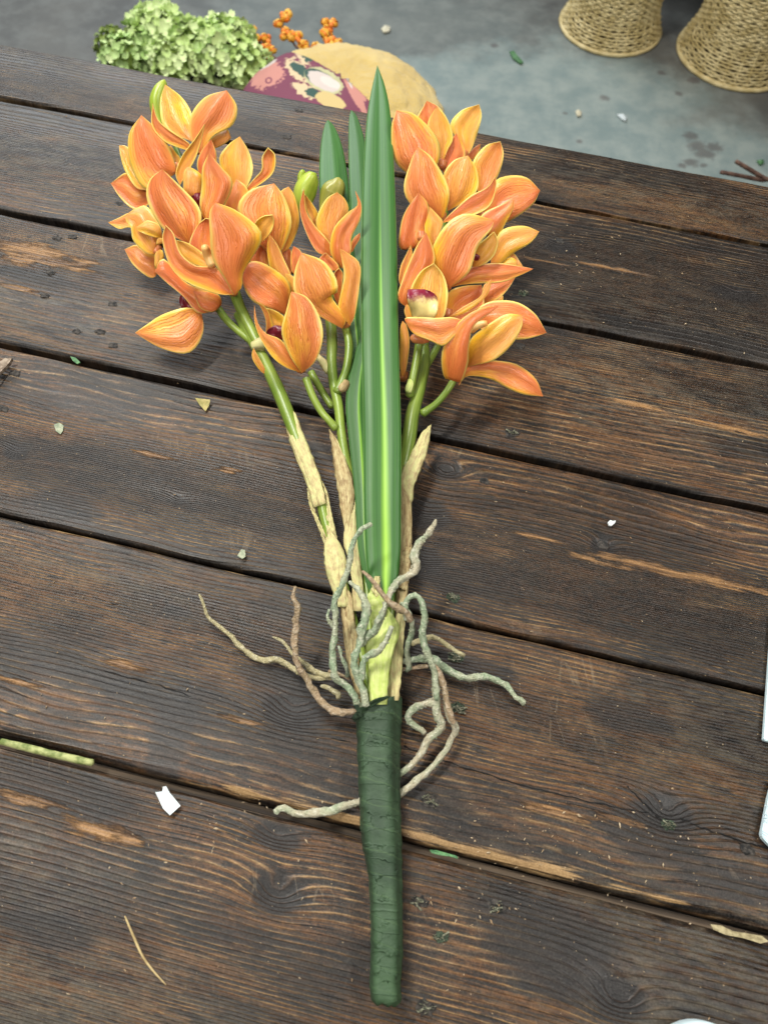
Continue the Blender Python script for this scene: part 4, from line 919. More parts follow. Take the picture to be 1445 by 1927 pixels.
# middle stem
sh('K', [(490, 728), (508, 860), (520, 970), (545, 1120), (565, 1260), (590, 1380), (600, 1450)], [(490, 728), (560, 830), (610, 960), (640, 1050), (655, 1160), (640, 1280), (620, 1400)], [.026, .025, .022], SHEATHB, .3)
sh('K', [(658, 1195), (620, 1280), (595, 1370), (583, 1450), (590, 1500), (620, 1600), (640, 1750), (650, 1927)], [(658, 1195), (672, 1300), (680, 1400), (690, 1500), (695, 1600), (705, 1700), (715, 1800), (725, 1927)], [.024, .022, .020], SHEATH, .25)
sh('G', [(0, 650), (10, 800), (40, 950), (60, 1100), (90, 1250), (140, 1400)], [(80, 640), (110, 800), (130, 950), (140, 1100), (150, 1250), (210, 1400)], [.018, .019, .021], SHEATHB, .3)
# right stem
sh('K', [(1160, 698), (1100, 750), (1065, 820), (1000, 930), (965, 1020), (960, 1120), (985, 1180)], [(1160, 698), (1148, 800), (1125, 900), (1080, 1020), (1045, 1110), (1040, 1180), (1030, 1230)], [.026, .024, .021], SHEATH, .25)
sh('K', [(955, 1090), (950, 1200), (948, 1300), (950, 1450), (945, 1600), (940, 1750), (930, 1900)], [(965, 1090), (1020, 1200), (1033, 1290), (1032, 1400), (1025, 1560), (1010, 1720), (995, 1900)], [.024, .022, .020], SHEATHB, .3)
sh('K', [(950, 1500), (950, 1560), (945, 1650), (930, 1760)], [(1030, 1470), (1030, 1560), (1018, 1680), (1000, 1800)], [.022, .022], SHEATHB, .36)
sh('G', [(430, 560), (425, 700), (420, 850), (385, 1150), (365, 1300), (355, 1440)], [(505, 560), (497, 700), (488, 850), (475, 1050), (462, 1250), (440, 1440)], [.018, .021, .023], SHEATH, .25)
sh('G', [(440, 500), (430, 560), (425, 640)], [(460, 480), (480, 560), (500, 640)], [.020, .020], SHEATHB, .3)
# centre: light green leaf base
sh('G', [(350, 740), (300, 800), (260, 860), (215, 960), (190, 1060), (212, 1150), (218, 1280), (226, 1470)], [(355, 745), (400, 800), (440, 860), (446, 930), (400, 1080), (375, 1200), (362, 1320), (352, 1470)], [.034, .034, .031, .030], SHEATHG, .2)
sh('G', [(262, 505), (238, 590), (206, 660), (215, 760), (235, 830), (240, 900)], [(298, 500), (300, 590), (330, 660), (350, 730), (345, 800), (330, 900)], [.037, .036, .034], SHEATHG, .2)
sh('G', [(265, 500), (250, 560), (235, 600)], [(300, 500), (298, 580), (290, 680)], [.0385, .038], SHEATH, .15)

# ------------------------------------------------------------------ aerial roots
def root(crop, P, mat, r, hs, label=None, nubs=10, bump=.30, r0=None):
    x0, y0, s = CRP[crop]; n = len(P); out = []
    for i, (x, y) in enumerate(P):
        u = i / (n - 1); h = float(np.interp(u, np.linspace(0, 1, len(hs)), hs))
        rr = .88 * float(np.interp(u, np.linspace(0, 1, len(r)), r))
        out.append((x0 + x / s, y0 + y / s, h, rr))
    o = tube('aerial_root', out, mat, bouquet, n=14, bump=bump * 2.6, bfreq=300, nubs=int(nubs * 2.6), seed=len(bpy.data.objects) % 97, seg=None)
    if label: o['label'] = label
    return o
ROOTK = 1.5
root('F', [(65, 675), (100, 760), (130, 850), (210, 920), (330, 1020), (410, 1110), (500, 1175), (590, 1205), (680, 1200), (800, 1255), (880, 1310), (970, 1340), (1060, 1345), (1150, 1330)], ROOTT, [2.5, 4.5, 5.5, 6.5, 5.5, 5], [.014, .006, .005, .008, .012], 'long pale root reaching furthest left', 8, .22)
root('F', [(835, 612), (812, 690), (850, 780), (840, 880), (830, 1000), (830, 1150), (860, 1270), (930, 1360), (980, 1450), (1040, 1540), (1120, 1600), (1220, 1620), (1330, 1610)], ROOTB, [2.5, 6, 7.5, 7, 6.5, 7.5, 7.5, 6], [.045, .040, .030, .020, .014, .012, .016], 'brown twisting root standing up on the left', 6, .3)
root('F', [(650, 1015), (730, 1050), (800, 1140), (900, 1220), (960, 1280), (1060, 1320), (1120, 1330)], ROOTT, [2, 4, 4, 5.5, 6.5, 5], [.012, .010, .010, .014], nubs=8)
root('F', [(1035, 1410), (1100, 1420), (1160, 1470), (1178, 1505)], ROOTT, [3, 5, 6, 5], [.012, .012], nubs=3)
root('F', [(1440, 110), (1350, 170), (1285, 280), (1265, 420), (1240, 520), (1185, 640), (1142, 740), (1150, 850), (1148, 960), (1132, 1080), (1130, 1200), (1145, 1330), (1220, 1390), (1300, 1480), (1340, 1560), (1372, 1600)], ROOTG, [4, 5.5, 6, 7, 6.5, 7, 7.5, 7, 6], [.066, .060, .052, .046, .040, .034, .028, .024], 'tall green root curling up over the front leaf', 16, .28)
root('F', [(1100, 795), (1086, 860), (1115, 910), (1140, 950)], ROOTG, [3.5, 4.5, 5], [.042, .038], nubs=1)
root('G', [(70, 540), (150, 620), (195, 700), (192, 800), (165, 900), (150, 1000), (115, 1100), (105, 1180), (140, 1280), (180, 1380), (195, 1480)], ROOTG, [4, 6, 8.5, 9.5, 7, 7, 8, 8, 7], [.052, .050, .046, .042, .036, .032], nubs=16)
root('G', [(345, 700), (312, 800), (262, 900), (195, 970), (150, 1020)], ROOTG, [6, 8.5, 8.5, 7], [.056, .050, .042, .038], nubs=8)
root('G', [(388, 880), (352, 980), (295, 1060), (200, 1110), (165, 1190), (165, 1280)], ROOTG, [4.5, 6.5, 7, 6.5, 6], [.052, .048, .042, .036], nubs=10)
root('F', [(1180, 1090), (1205, 1180), (1240, 1260), (1250, 1330)], ROOTG, [4, 5, 5], [.012, .014], nubs=2)
root('G', [(722, 72), (708, 120), (655, 190), (592, 260), (562, 350), (568, 430), (530, 490), (445, 535), (400, 590), (372, 650), (335, 720)], ROOTW, [2.5, 5.5, 8, 9, 8.5, 7, 6.5], [.062, .056, .050, .046, .044, .046, .048], 'thick rough root pointing up right of the leaf', 22, .34)
root('G', [(170, 465), (240, 530), (300, 610), (380, 700), (440, 745), (500, 770), (530, 840)], ROOTB, [4.5, 4.5, 6, 8.5, 7.5, 7], [.062, .058, .054, .048], 'smooth pinkish brown root crossing the leaf base', 3, .2)
root('G', [(455, 705), (490, 730), (520, 800)], ROOTG, [4, 5, 6], [.05, .048], nubs=2)
root('G', [(500, 830), (492, 760), (500, 690), (548, 640), (600, 665), (628, 740), (640, 830), (620, 920), (640, 1030), (680, 1130), (712, 1220), (718, 1330), (730, 1430)], ROOTG, [5, 6, 5.5, 6, 7, 8, 7.5, 7, 7.5], [.048, .052, .056, .050, .042, .034, .028], 'arched green root right of the stem', 12, .2)
root('H', [(1150, -20), (1160, 80), (1165, 170), (1195, 230), (1160, 290), (1095, 340), (1070, 400), (1020, 470), (960, 530), (880, 580)], ROOTW, [8, 8.5, 9.5, 8.5, 8, 6.5, 6, 7], [.028, .022, .016, .012, .010, .008], nubs=14, bump=.22)
root('G', [(700, 1180), (745, 1240), (785, 1330), (805, 1430), (825, 1530), (860, 1610)], ROOTB, [7, 7.5, 6.5, 6.5, 6.5], [.034, .030, .026, .022], nubs=5, bump=.2)
root('H', [(1215, -10), (1230, 90), (1250, 180), (1292, 265), (1262, 320), (1232, 390), (1170, 475), (1065, 580), (960, 665), (860, 730), (740, 760), (625, 760), (540, 785), (440, 820), (370, 825), (290, 838), (190, 832), (110, 795), (65, 830)], ROOTW, [6.5, 7, 7.5, 6, 6.5, 7, 7.5, 7, 8, 9, 7.5, 6, 6.5], [.024, .018, .012, .009, .007, .0055, .0045, .0045, .004, .004], 'longest root passing under the taped stem to the left', 34, .2)
root('G', [(540, 830), (542, 930), (512, 1020), (503, 1100), (522, 1180), (500, 1215)], ROOTG, [6, 6.5, 5.5, 5.5, 6.5, 4], [.044, .034, .024, .018], nubs=6, bump=.2)
root('H', [(1150, 75), (1090, 88), (1030, 108), (980, 150), (968, 200), (1000, 232), (1050, 262), (1085, 288)], ROOTW, [7.5, 8, 7.5, 7, 6, 6, 6], [.024, .020, .014, .010, .008], 'curled white root looping on the right', 12, .22)
root('G', [(540, 1010), (600, 990), (680, 960), (740, 978), (820, 1030), (900, 1080), (937, 1100)], ROOTT, [5, 6, 6, 5, 4.5, 4], [.018, .014, .010, .008], 'short tan root pointing right', 3, .15)
root('G', [(440, 1150), (520, 1135), (600, 1120), (700, 1130), (780, 1195), (850, 1235), (950, 1270), (1050, 1258), (1150, 1272), (1250, 1325), (1320, 1405), (1392, 1460)], ROOTG, [6, 7, 8.5, 8.5, 7.5, 6, 5.5, 6.5], [.014, .010, .010, .008, .006, .006], 'long pale green root reaching furthest right', 18, .3)
root('G', [(450, 1210), (560, 1190), (660, 1180)], ROOTB, [4, 4, 4], [.008, .008], nubs=2)
root('F', [(1100, 1290), (1200, 1320), (1260, 1350)], ROOTB, [4, 4, 4], [.012, .012], nubs=1)

# ------------------------------------------------------------------ taped handle
def tape_mat():
    m = NT('green_floral_tape'); u, v, _ = m.uv(); o = m.obj()
    n0 = m.noise(o, 38.0, 4, .6); n1 = m.noise(m.comb(m.math('MULTIPLY', v, 3), m.math('MULTIPLY', u, 22), 0), 1.0, 4, .65)
    n2 = m.noise(o, 700.0, 3, .6)
    crs = m.ramp(m.voro(m.comb(m.math('MULTIPLY', u, 26), m.math('ADD', m.math('MULTIPLY', v, 3), m.math('MULTIPLY', n0, 4.5)), 0), 1.0, 'DISTANCE_TO_EDGE').outputs['Distance'], .0, .07)
    wr = m.math('FRACT', m.math('ADD', m.math('MULTIPLY', u, 13), m.math('ADD', m.math('MULTIPLY', v, 1.0), m.math('MULTIPLY', n0, .6))))
    edge = m.ramp(m.math('ABSOLUTE', m.math('SUBTRACT', wr, .5)), .455, .5)
    c = m.mix(m.ramp(n0, .35, .65), (0.024, 0.050, 0.024), (0.042, 0.082, 0.038))
    c = m.mix(m.math('MULTIPLY', m.ramp(n1, .5, .7), .22), c, (0.070, 0.12, 0.060))
    c = m.mix(m.math('MULTIPLY', edge, .5), c, (0.085, .15, .06))
    c = m.mix(m.math('MULTIPLY', m.ramp(u, .55, .95), .35), c, (0.055, 0.12, 0.045))
    h = m.math('ADD', m.math('MULTIPLY', wr, .6), m.math('ADD', m.math('MULTIPLY', n1, .18), m.math('ADD', m.math('MULTIPLY', crs, .13), m.math('MULTIPLY', n2, .12))))
    return m.out(c, m.math('ADD', .55, m.math('MULTIPLY', n1, .2)), m.bump(h, 1.0, .0022), Specular_IOR_Level=.5)
TAPE = tape_mat()
HL = catmull([(670, 1345), (671, 1370), (673, 1440), (676, 1520), (680, 1590), (686, 1625), (693, 1660), (696, 1720), (697, 1800), (695, 1850), (696, 1876), (697, 1888)], 90)
HR = catmull([(750, 1312), (750, 1345), (749, 1440), (751, 1520), (754, 1590), (755, 1640), (756, 1700), (757, 1770), (756, 1800), (753, 1850), (755, 1876), (754, 1886)], 90)
V = []; F = []; UV = []; n = 40
for i in range(90):
    t = i / 89; c = (HL[i] + HR[i]) / 2; wpx = np.linalg.norm(HR[i] - HL[i])
    h = np.interp(t, [0, .2, 1], [.0165, .0145, .0125]); D = depth_at(c[0], c[1], h); r = wpx / 2 / FP * D * .985
    axis = at(HL[min(89, i + 1)][0] + 40, 0 + HL[min(89, i + 1)][1], h) - at(HL[max(0, i - 1)][0] + 40, HL[max(0, i - 1)][1], h)
    p = CP + ray(*c) * D
    left = np.array([1.0, 0, 0]); up_ = np.cross(left, [0, 1.0, 0]); up_ = np.array([0, 0, 1.0])
    for k in range(n):
        a = 6.2832 * k / n
        # softly six sided, flatter below
        fac = 1 + .065 * math.cos(5 * a + .6 + .5 * t) + .02 * math.cos(3 * a)
        wave = .035 * noise.noise(Vector((t * 14, a * 1.2, 0))) + .035 * noise.noise(Vector((t * 40 + a * .8, a * 2, 3)))
        saw = ((t * 13 + k / n + .25 * noise.noise(Vector((t * 6, a, 0)))) % 1.0); wave += .045 * saw ** 2 - .02
        cr = 0
        for (tc, ac, s_) in ((.10, 2.1, 1), (.16, 1.7, 1), (.80, .9, 1.2), (.835, 1.2, 1)): cr -= .07 * s_ * math.exp(-((t - tc - .02 * math.sin(a * 3)) / .006) ** 2) * math.exp(-((a - ac) / .55) ** 2)
        R_ = r * (fac + wave + cr)
        endk = min(1, (1 - t) / .018) if t > .982 else 1
        R_ *= .93 + .07 * math.sqrt(endk)
        yy = 0
        if i < 8: yy = (1 - i / 7) * (.006 * math.cos(a) + .0)      # slanted top edge
        vx = p + left * math.cos(a) * R_ + up_ * math.sin(a) * R_ * 1.0 + np.array([0, yy, 0])
        vx[2] = max(vx[2], HT + .0006)
        V.append(vx); UV.append((t, k / n))
for i in range(89):
    for k in range(n):
        a = i * n + k; b = i * n + (k + 1) % n; F.append((a, a + n, b + n, b))
for ring, c in ((0, None), (89, None)):
    base = ring * n; cc = np.mean(V[base:base + n], 0)
    # puckered end
    prev = base
    for q, push in ((.7, .0010), (.35, .0004)):
        st = len(V)
        for k in range(n):
            v = np.array(V[base + k]); w_ = cc + (v - cc) * (q + .06 * math.sin(k * 1.7)); w_ = w_ + np.array([0, (-push if ring else -.004) * (1 + .8 * math.sin(k * .9)), 0]); V.append(w_); UV.append((ring / 89, k / n))
        for k in range(n):
            a = prev + k; b = prev + (k + 1) % n; c2 = st + k; d = st + (k + 1) % n
            F.append((a, c2, d, b) if ring else (a, b, d, c2))
        prev = st
    V.append(cc + np.array([0, -.001 if ring else -.005, 0])); UV.append((ring / 89, .5))
    for k in range(n):
        a = prev + k; b = prev + (k + 1) % n; F.append((a, len(V) - 1, b) if ring else (a, b, len(V) - 1))
new_obj('taped_handle', V, F, TAPE, bouquet, uvs=UV)
# loose folded end of the tape at the top
SH(cv('H', [(585, 185), (610, 150), (640, 130), (690, 90), (760, 55), (830, 38)]), cv('H', [(600, 210), (635, 190), (650, 165), (700, 122), (760, 85), (840, 45)]), [.026, .032, .035], TAPE, .15, 1.5, 'tape_flap')
SH(cv('H', [(600, 100), (615, 130), (630, 160), (640, 180)]), cv('H', [(625, 95), (640, 120), (655, 150), (650, 178)]), [.031, .030], TAPE, .15, 1.5, 'tape_flap')

# ------------------------------------------------------------------ floor
FD = HC
def fl(x, y): return at(x, y, -HT)
def floor_mat():
    m = NT('worn_concrete'); o = m.obj(); P = m.sep(o)
    n1 = m.noise(o, 2.2, 5, .6); n2 = m.noise(o, 14.0, 5, .65); n3 = m.noise(o, 110.0, 4, .7)
    c = m.mix(m.ramp(n1, .38, .62), (0.085, 0.088, 0.085), (0.125, 0.125, 0.115))
    c = m.mix(m.math('MULTIPLY', m.ramp(n2, .40, .68), .5), c, (0.19, 0.20, 0.19))
    def ell(px, py, a, b, soft=.35):
        p = fl(px, py); dx = m.math('DIVIDE', m.math('SUBTRACT', P[0], float(p[0])), a); dy = m.math('DIVIDE', m.math('SUBTRACT', P[1], float(p[1])), b)
        q = m.math('SQRT', m.math('ADD', m.math('MULTIPLY', dx, dx), m.math('MULTIPLY', dy, dy)))
        q = m.math('ADD', q, m.math('MULTIPLY', m.math('SUBTRACT', m.noise(o, 6.0 if a > .1 else 60.0, 5, .65), .5), 1.3 if a > .1 else 2.2))
        return m.ramp(q, 1 + soft, 1 - soft)
    # surviving blue paint; darker bare grey towards the baskets also stands in for shade
    paint = m.math('MAXIMUM', ell(1060, 200, .36, .26), m.math('MAXIMUM', ell(1230, 290, .42, .17), m.math('MAXIMUM', ell(900, 160, .28, .13), ell(1440, 330, .35, .16))))
    paint = m.math('MAXIMUM', paint, m.math('MULTIPLY', ell(700, 40, .5, .2), .35))
    c = m.mix(m.math('MULTIPLY', paint, .85), c, m.mix(m.ramp(n2, .3, .7), (0.215, 0.285, 0.285), (0.32, 0.375, 0.355)))
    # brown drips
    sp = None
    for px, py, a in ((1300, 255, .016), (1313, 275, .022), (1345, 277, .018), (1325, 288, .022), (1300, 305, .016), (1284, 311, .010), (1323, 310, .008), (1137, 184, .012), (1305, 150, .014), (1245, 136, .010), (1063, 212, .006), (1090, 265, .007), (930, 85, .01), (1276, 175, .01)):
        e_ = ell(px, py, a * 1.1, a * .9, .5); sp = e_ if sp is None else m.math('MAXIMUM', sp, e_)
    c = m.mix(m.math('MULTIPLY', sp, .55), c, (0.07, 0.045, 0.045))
    c = m.mix(m.math('MULTIPLY', m.ramp(n3, .62, .75), .35), c, (0.05, 0.05, 0.05))
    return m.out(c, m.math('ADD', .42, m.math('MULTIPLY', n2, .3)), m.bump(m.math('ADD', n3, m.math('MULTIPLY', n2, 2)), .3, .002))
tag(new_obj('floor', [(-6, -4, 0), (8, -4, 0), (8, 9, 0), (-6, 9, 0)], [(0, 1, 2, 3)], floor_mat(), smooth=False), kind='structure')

# baskets ------------------------------------------------------------
WICKER = NT('wicker'); _o = WICKER.obj(); _a = WICKER.noise(_o, 30.0, 4, .6); _b = WICKER.noise(_o, 420.0, 3, .6)
WICKER = WICKER.out(WICKER.mix(WICKER.ramp(_a, .35, .65), (.54, .42, .18), (.78, .65, .35)), .5, WICKER.bump(_b, .4, .001))
def basket(px, py, rf, label, lean=0.0):
    c = fl(px, py); c[2] = 0; rf = rf / FP * float((c - CP) @ _f)
    root_ = tag(empty('wicker_basket', loc=tuple(c)), label, 'basket', 'upturned wicker baskets on the floor')
    def rad(z):
        z = z / rf
        return rf * float(np.interp(z, [0, .12, .30, .45, .62, 1.2, 2.4, 3.6, 4.6], [1.0, .985, .92, .85, .83, .84, .90, 1.0, 1.1]))
    ns = 30; V = []; F = []
    zs = []; z = rf * .07
    while z < rf * 4.6: zs.append(z); z += .0068
    for ri, z in enumerate(zs):
        n = ns * 4; prev = None; b0 = len(V)
        tr = .0029; r0 = rad(z)
        for k in range(n):
            a = 6.2832 * k / n
            rr = r0 + .0024 * math.cos(ns * a / 2 * 2 / 1 + (math.pi if ri % 2 else 0)) ; zz = z + .0007 * math.sin(ns * a * .25 + ri * 2.4)
            for q in range(5):
                b = 6.2832 * q / 5; V.append(((rr + tr * math.cos(b)) * math.cos(a), (rr + tr * math.cos(b)) * math.sin(a), zz + tr * .95 * math.sin(b)))
        for k in range(n):
            for q in range(5):
                a_ = b0 + k * 5 + q; b_ = b0 + k * 5 + (q + 1) % 5; c_ = b0 + ((k + 1) % n) * 5 + q; d_ = b0 + ((k + 1) % n) * 5 + (q + 1) % 5
                F.append((a_, c_, d_, b_))
    tag(new_obj('woven_strands', V, F, WICKER, root_), kind='stuff')
    V = []; F = []
    for k in range(ns):
        a = 6.2832 * (k + .5) / ns
        W = [[rad(z) * math.cos(a), rad(z) * math.sin(a), z, .0022] for z in np.linspace(rf * .04, rf * 4.6, 16)]
        v, f, _ = tube3('', W, None, n=6, seg=30, build=False); b0 = len(V); V.extend(v); F.extend([tuple(b0 + q for q in g) for g in f])
    tag(new_obj('upright_canes', V, F, WICKER, root_), kind='stuff')
    W = [[rf * 1.01 * math.cos(a), rf * 1.01 * math.sin(a), .006, .0055] for a in np.linspace(0, 6.2832, 60)]
    tube3('foot_rim', W, WICKER, root_, n=8, seg=90, bump=.2, bfreq=60)
    # added dark shell: its colour stands for shade inside and blocks daylight through the weave
    prof = [(rad(z) - .010, z) for z in np.linspace(.004, rf * 4.5, 16)]
    lathe('inner_shell', prof, simple('inside_shade', (.035, .024, .012), (.06, .04, .02), 40, .8) if 'inside_shade' not in bpy.data.materials else bpy.data.materials['inside_shade'], root_)
    return root_
basket(1147, 50, 92, 'left wicker basket with flared foot, behind the table')
basket(1384, 104, 108, 'right wicker basket with flared foot, cut by the picture edge')
# cupboard added behind the baskets; its near-black colour stands for the shade there
DARK = simple('matt_black', (.006, .006, .007), (.012, .011, .012), 20, .95, Specular_IOR_Level=.05)
p = fl(1290, 20)
cab = tag(empty('cabinet'), 'near-black cabinet, coloured like the shade behind the two baskets', 'cabinet')
boxm('cabinet_body', (p[0] + .55, p[1] + .42, .55), (1.5, .5, 1.0), DARK, cab, bev=.006)
boxm('plinth', (p[0] + .55, p[1] + .44, .025), (1.44, .44, .05), DARK, cab)
for x in (p[0] + .18, p[0] + .92): 
    dr = boxm('door', (x, p[1] + .16, .56), (.7, .018, .9), DARK, cab, bev=.004)

# pouf ---------------------------------------------------------------
YEL = NT('yellow_terry'); _o = YEL.obj(); _n = YEL.noise(_o, 420.0, 4, .7); _m = YEL.noise(_o, 14.0, 3, .5)
YEL = YEL.out(YEL.mix(YEL.ramp(_m, .3, .7), (.72, .50, .12), (.84, .62, .20)), .95, YEL.bump(YEL.math('ADD', _n, YEL.math('MULTIPLY', _m, 2)), 1.0, .004), Sheen_Weight=.4)
def proj(p):
    d = np.asarray(p, float) - CP; z = d @ _f
    return 722.5 + FP * (d @ CR) / z, 963.5 - FP * (d @ CU) / z
def print_mat(cx, cy, K):
    """printed cloth: motifs laid on the cushion's own tilted x / w plane"""
    m = NT('floral_print'); o = m.obj(); P = m.sep(o)
    W_ = m.math('ADD', m.math('MULTIPLY', P[1], math.sin(math.radians(32))), m.math('MULTIPLY', P[2], math.cos(math.radians(32))))
    X_ = m.math('ADD', P[0], m.math('MULTIPLY', W_, -math.tan(ROLL)))
    wob = m.noise(o, 110.0, 4, .6)
    def ell(px, py, a, b, deg, jag=.25, soft=.05):
        x, y, a, b, ang = (px - cx) / K, (cy - py) / K, a / K, b / K, -math.radians(deg)
        dx = m.math('SUBTRACT', X_, x); dy = m.math('SUBTRACT', W_, y)
        ca, sa = math.cos(ang), math.sin(ang)
        ex = m.math('DIVIDE', m.math('ADD', m.math('MULTIPLY', dx, ca), m.math('MULTIPLY', dy, sa)), a)
        ey = m.math('DIVIDE', m.math('SUBTRACT', m.math('MULTIPLY', dy, ca), m.math('MULTIPLY', dx, sa)), b)
        q = m.math('SQRT', m.math('ADD', m.math('MULTIPLY', ex, ex), m.math('MULTIPLY', ey, ey)))
        q = m.math('ADD', q, m.math('MULTIPLY', m.math('SUBTRACT', wob, .5), jag * 4))
        return m.ramp(q, 1 + soft, 1 - soft)
    burg, crm, grn, pink, sage, mauve = (.17, .04, .075), (.60, .46, .28), (.03, .075, .06), (.50, .22, .18), (.46, .44, .24), (.55, .47, .43)
    c = m.mix(0, burg, burg)
    for (x, y, a, b, an, col, jag) in [
        (500, 165, 34, 20, -10, pink, .4), (520, 118, 30, 9, -35, mauve, .1), (508, 172, 7, 5, 0, burg, .1), (508, 172, 4, 3, 0, pink, .1), (490, 150, 22, 5, -25, mauve, .3),
        (560, 124, 25, 14, 40, crm, .5), (564, 127, 19, 8, 40, grn, .4), (556, 152, 30, 12, 25, crm, .5), (562, 152, 23, 7, 22, grn, .35), (578, 112, 16, 5, 30, grn, .3),
        (603, 128, 26, 15, 30, sage, .1), (606, 126, 20, 10, 30, mauve, .1), (606, 165, 38, 16, 18, sage, .12), (600, 163, 32, 11, 18, grn, .1), (606, 166, 31, 11, 18, mauve, .1), (618, 167, 20, 6, 18, (.60, .55, .50), .1),
        (578, 182, 24, 9, 15, crm, .5), (592, 184, 15, 6, 10, grn, .3), (625, 193, 28, 10, 15, (.55, .42, .18), .1),
        (655, 168, 52, 8, 50, pink, .15), (640, 150, 30, 3, 52, mauve, .1), (665, 150, 34, 12, 35, mauve, .2), (644, 139, 5, 5, 0, burg, .2), (655, 141, 5, 4, 0, (.40, .10, .10), .2), (680, 165, 24, 7, 40, burg, .4), (670, 175, 22, 4, 45, pink, .2), (700, 170, 20, 8, 30, pink, .4)]:
        c = m.mix(ell(x, y, a, b, an, jag), c, col)
    wv = m.noise(o, 900.0, 2, .5)
    return m.out(c, .8, m.bump(wv, .4, .0006))
pt = at(640, 215, -.33)           # middle of the cushion, on top of a low stool
PR = .178
pz = HT - .39
pouf = tag(empty('round_pouf', loc=(pt[0] + .0, pt[1] + .02, pz)), 'round yellow pouf with burgundy floral fabric beyond the table edge', 'pouf')
V = []; F = []; nu, nv = 200, 80
def pouf_pt(a, b, k=1.0):
    e = lambda c_, p_: math.copysign(abs(c_) ** p_, c_)
    return (PR * k * e(math.cos(b), .72) * math.cos(a), PR * k * e(math.cos(b), .72) * math.sin(a), .105 * k * e(math.sin(b), .85))
for j in range(nv + 1):
    b = -1.35 + (1.5708 + 1.35) * j / nv
    for i in range(nu):
        a = 6.2832 * i / nu; q = pouf_pt(a, b)
        s_ = 1 + .018 * noise.noise(Vector(q) * 26) + .022 * noise.noise(Vector(q) * 70) + .016 * noise.noise(Vector(q) * 190); V.append(tuple(c_ * s_ for c_ in q))
for j in range(nv):
    for i in range(nu):
        a = j * nu + i; b = j * nu + (i + 1) % nu; F.append((a, b, b + nu, a + nu))
F.append(tuple(range(nu))[::-1])
new_obj('cushion', V, F, YEL, pouf)
# fabric cover over the front left: the same dome, a little proud, ending along a slanting hem
V = []; F = []; NA, NB = 260, 110; org = np.array(pouf.location)
for j in range(NB + 1):
    b = -1.3 + (1.5708 + 1.3) * j / NB
    for i in range(NA):
        a = 6.2832 * i / NA; q = pouf_pt(a, b, 1.014); s_ = 1 + .018 * noise.noise(Vector(q) * 26); V.append(tuple(c_ * s_ for c_ in q))
hem_y = [60, 97, 115, 132, 150, 172, 195, 230, 320, 500]; hem_x = [500, 548, 592, 622, 652, 676, 700, 735, 800, 860]
for j in range(NB):
    for i in range(NA):
        a = j * NA + i; b = j * NA + (i + 1) % NA
        cc = np.mean([V[a], V[b], V[a + NA], V[b + NA]], 0); px, py = proj(cc + org)
        if px < np.interp(py, hem_y, hem_x) + 2.5 * noise.noise(Vector((py * .05, 0, 0))) and cc[1] < .09: F.append((a, b, b + NA, a + NA))
pcx, pcy = proj(org)
o = new_obj('floral_cover', V, F, print_mat(pcx, pcy, FP / float((org - CP) @ _f)), pouf); md = o.modifiers.new('thickness', 'SOLIDIFY'); md.thickness = .0015; md.offset = 1
bm = bmesh.new(); bm.from_mesh(o.data); bmesh.ops.delete(bm, geom=[v for v in bm.verts if not v.link_faces], context='VERTS'); bm.to_mesh(o.data); bm.free()
lathe('stool_base', [(.12, -pz + .002), (.13, -pz + .02), (.11, -pz + .10), (.11, -.16), (.13, -.10), (.12, -.06)], BATTEN, pouf)

# hydrangeas and berries in a bucket -------------------------------------
def floret_mat(name, a, b):
    m = NT(name); r = m.n('ShaderNodeObjectInfo').outputs['Random']; n_ = m.noise(m.obj(), 120.0, 3, .5)
    f = m.math('ADD', m.math('MULTIPLY', r, .75), m.math('MULTIPLY', n_, .4), clamp=True)
    return m.out(m.mix(f, a, b), .5, m.bump(n_, .3, .001), Subsurface_Weight=0.0)
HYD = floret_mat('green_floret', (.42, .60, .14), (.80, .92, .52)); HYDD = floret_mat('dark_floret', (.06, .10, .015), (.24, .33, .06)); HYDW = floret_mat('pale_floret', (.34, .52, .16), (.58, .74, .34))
def floret_mesh(seed):
    r = random.Random(seed); V = []; F = []
    for k in range(4):
        a = k * 1.5708 + r.uniform(-.2, .2); L = r.uniform(.85, 1.15); lift = r.uniform(.2, 1.1)
        ca, sa = math.cos(a), math.sin(a); b0 = len(V)
        for (u, w_) in ((0, .12), (.35, .52), (.72, .62), (.95, .34)):
            for s_ in (-1, 0, 1):
                x = u * L; y = s_ * w_ * .85; z = lift * u * u + .14 * abs(s_) * w_ * 2 + r.uniform(-.04, .04)
                V.append((x * ca - y * sa, x * sa + y * ca, z))
        for i in range(3):
            for j in range(2): q = b0 + i * 3 + j; F.append((q, q + 1, q + 4, q + 3))
    me = bpy.data.meshes.new('floret'); me.from_pydata(V, [], F); me.shade_smooth(); return me
MESHES = {}
for k, mt in (('g', HYD), ('d', HYDD), ('w', HYDW)):
    MESHES[k] = []
    for s_ in range(4): me = floret_mesh(s_ + 10 * ord(k)); me.materials.append(mt); MESHES[k].append(me)
GST = simple('thin_green_stem', (.10, .16, .04), (.2, .28, .08), 60, .6)
BROWN = simple('brown_twig', (.07, .035, .025), (.15, .085, .06), 80, .7)
bx = at(380, 110, -.45)
bucket_c = np.array([bx[0], bx[1], 0])
bk = lathe('flower_bucket', [(.10, .002), (.105, .01), (.13, .27), (.137, .272), (.137, .28), (.128, .28), (.124, .27), (.098, .012), (.001, .012)], DARK, loc=tuple(bucket_c))
tag(bk, 'black bucket below the hydrangeas behind the table', 'bucket')
HH = -.40
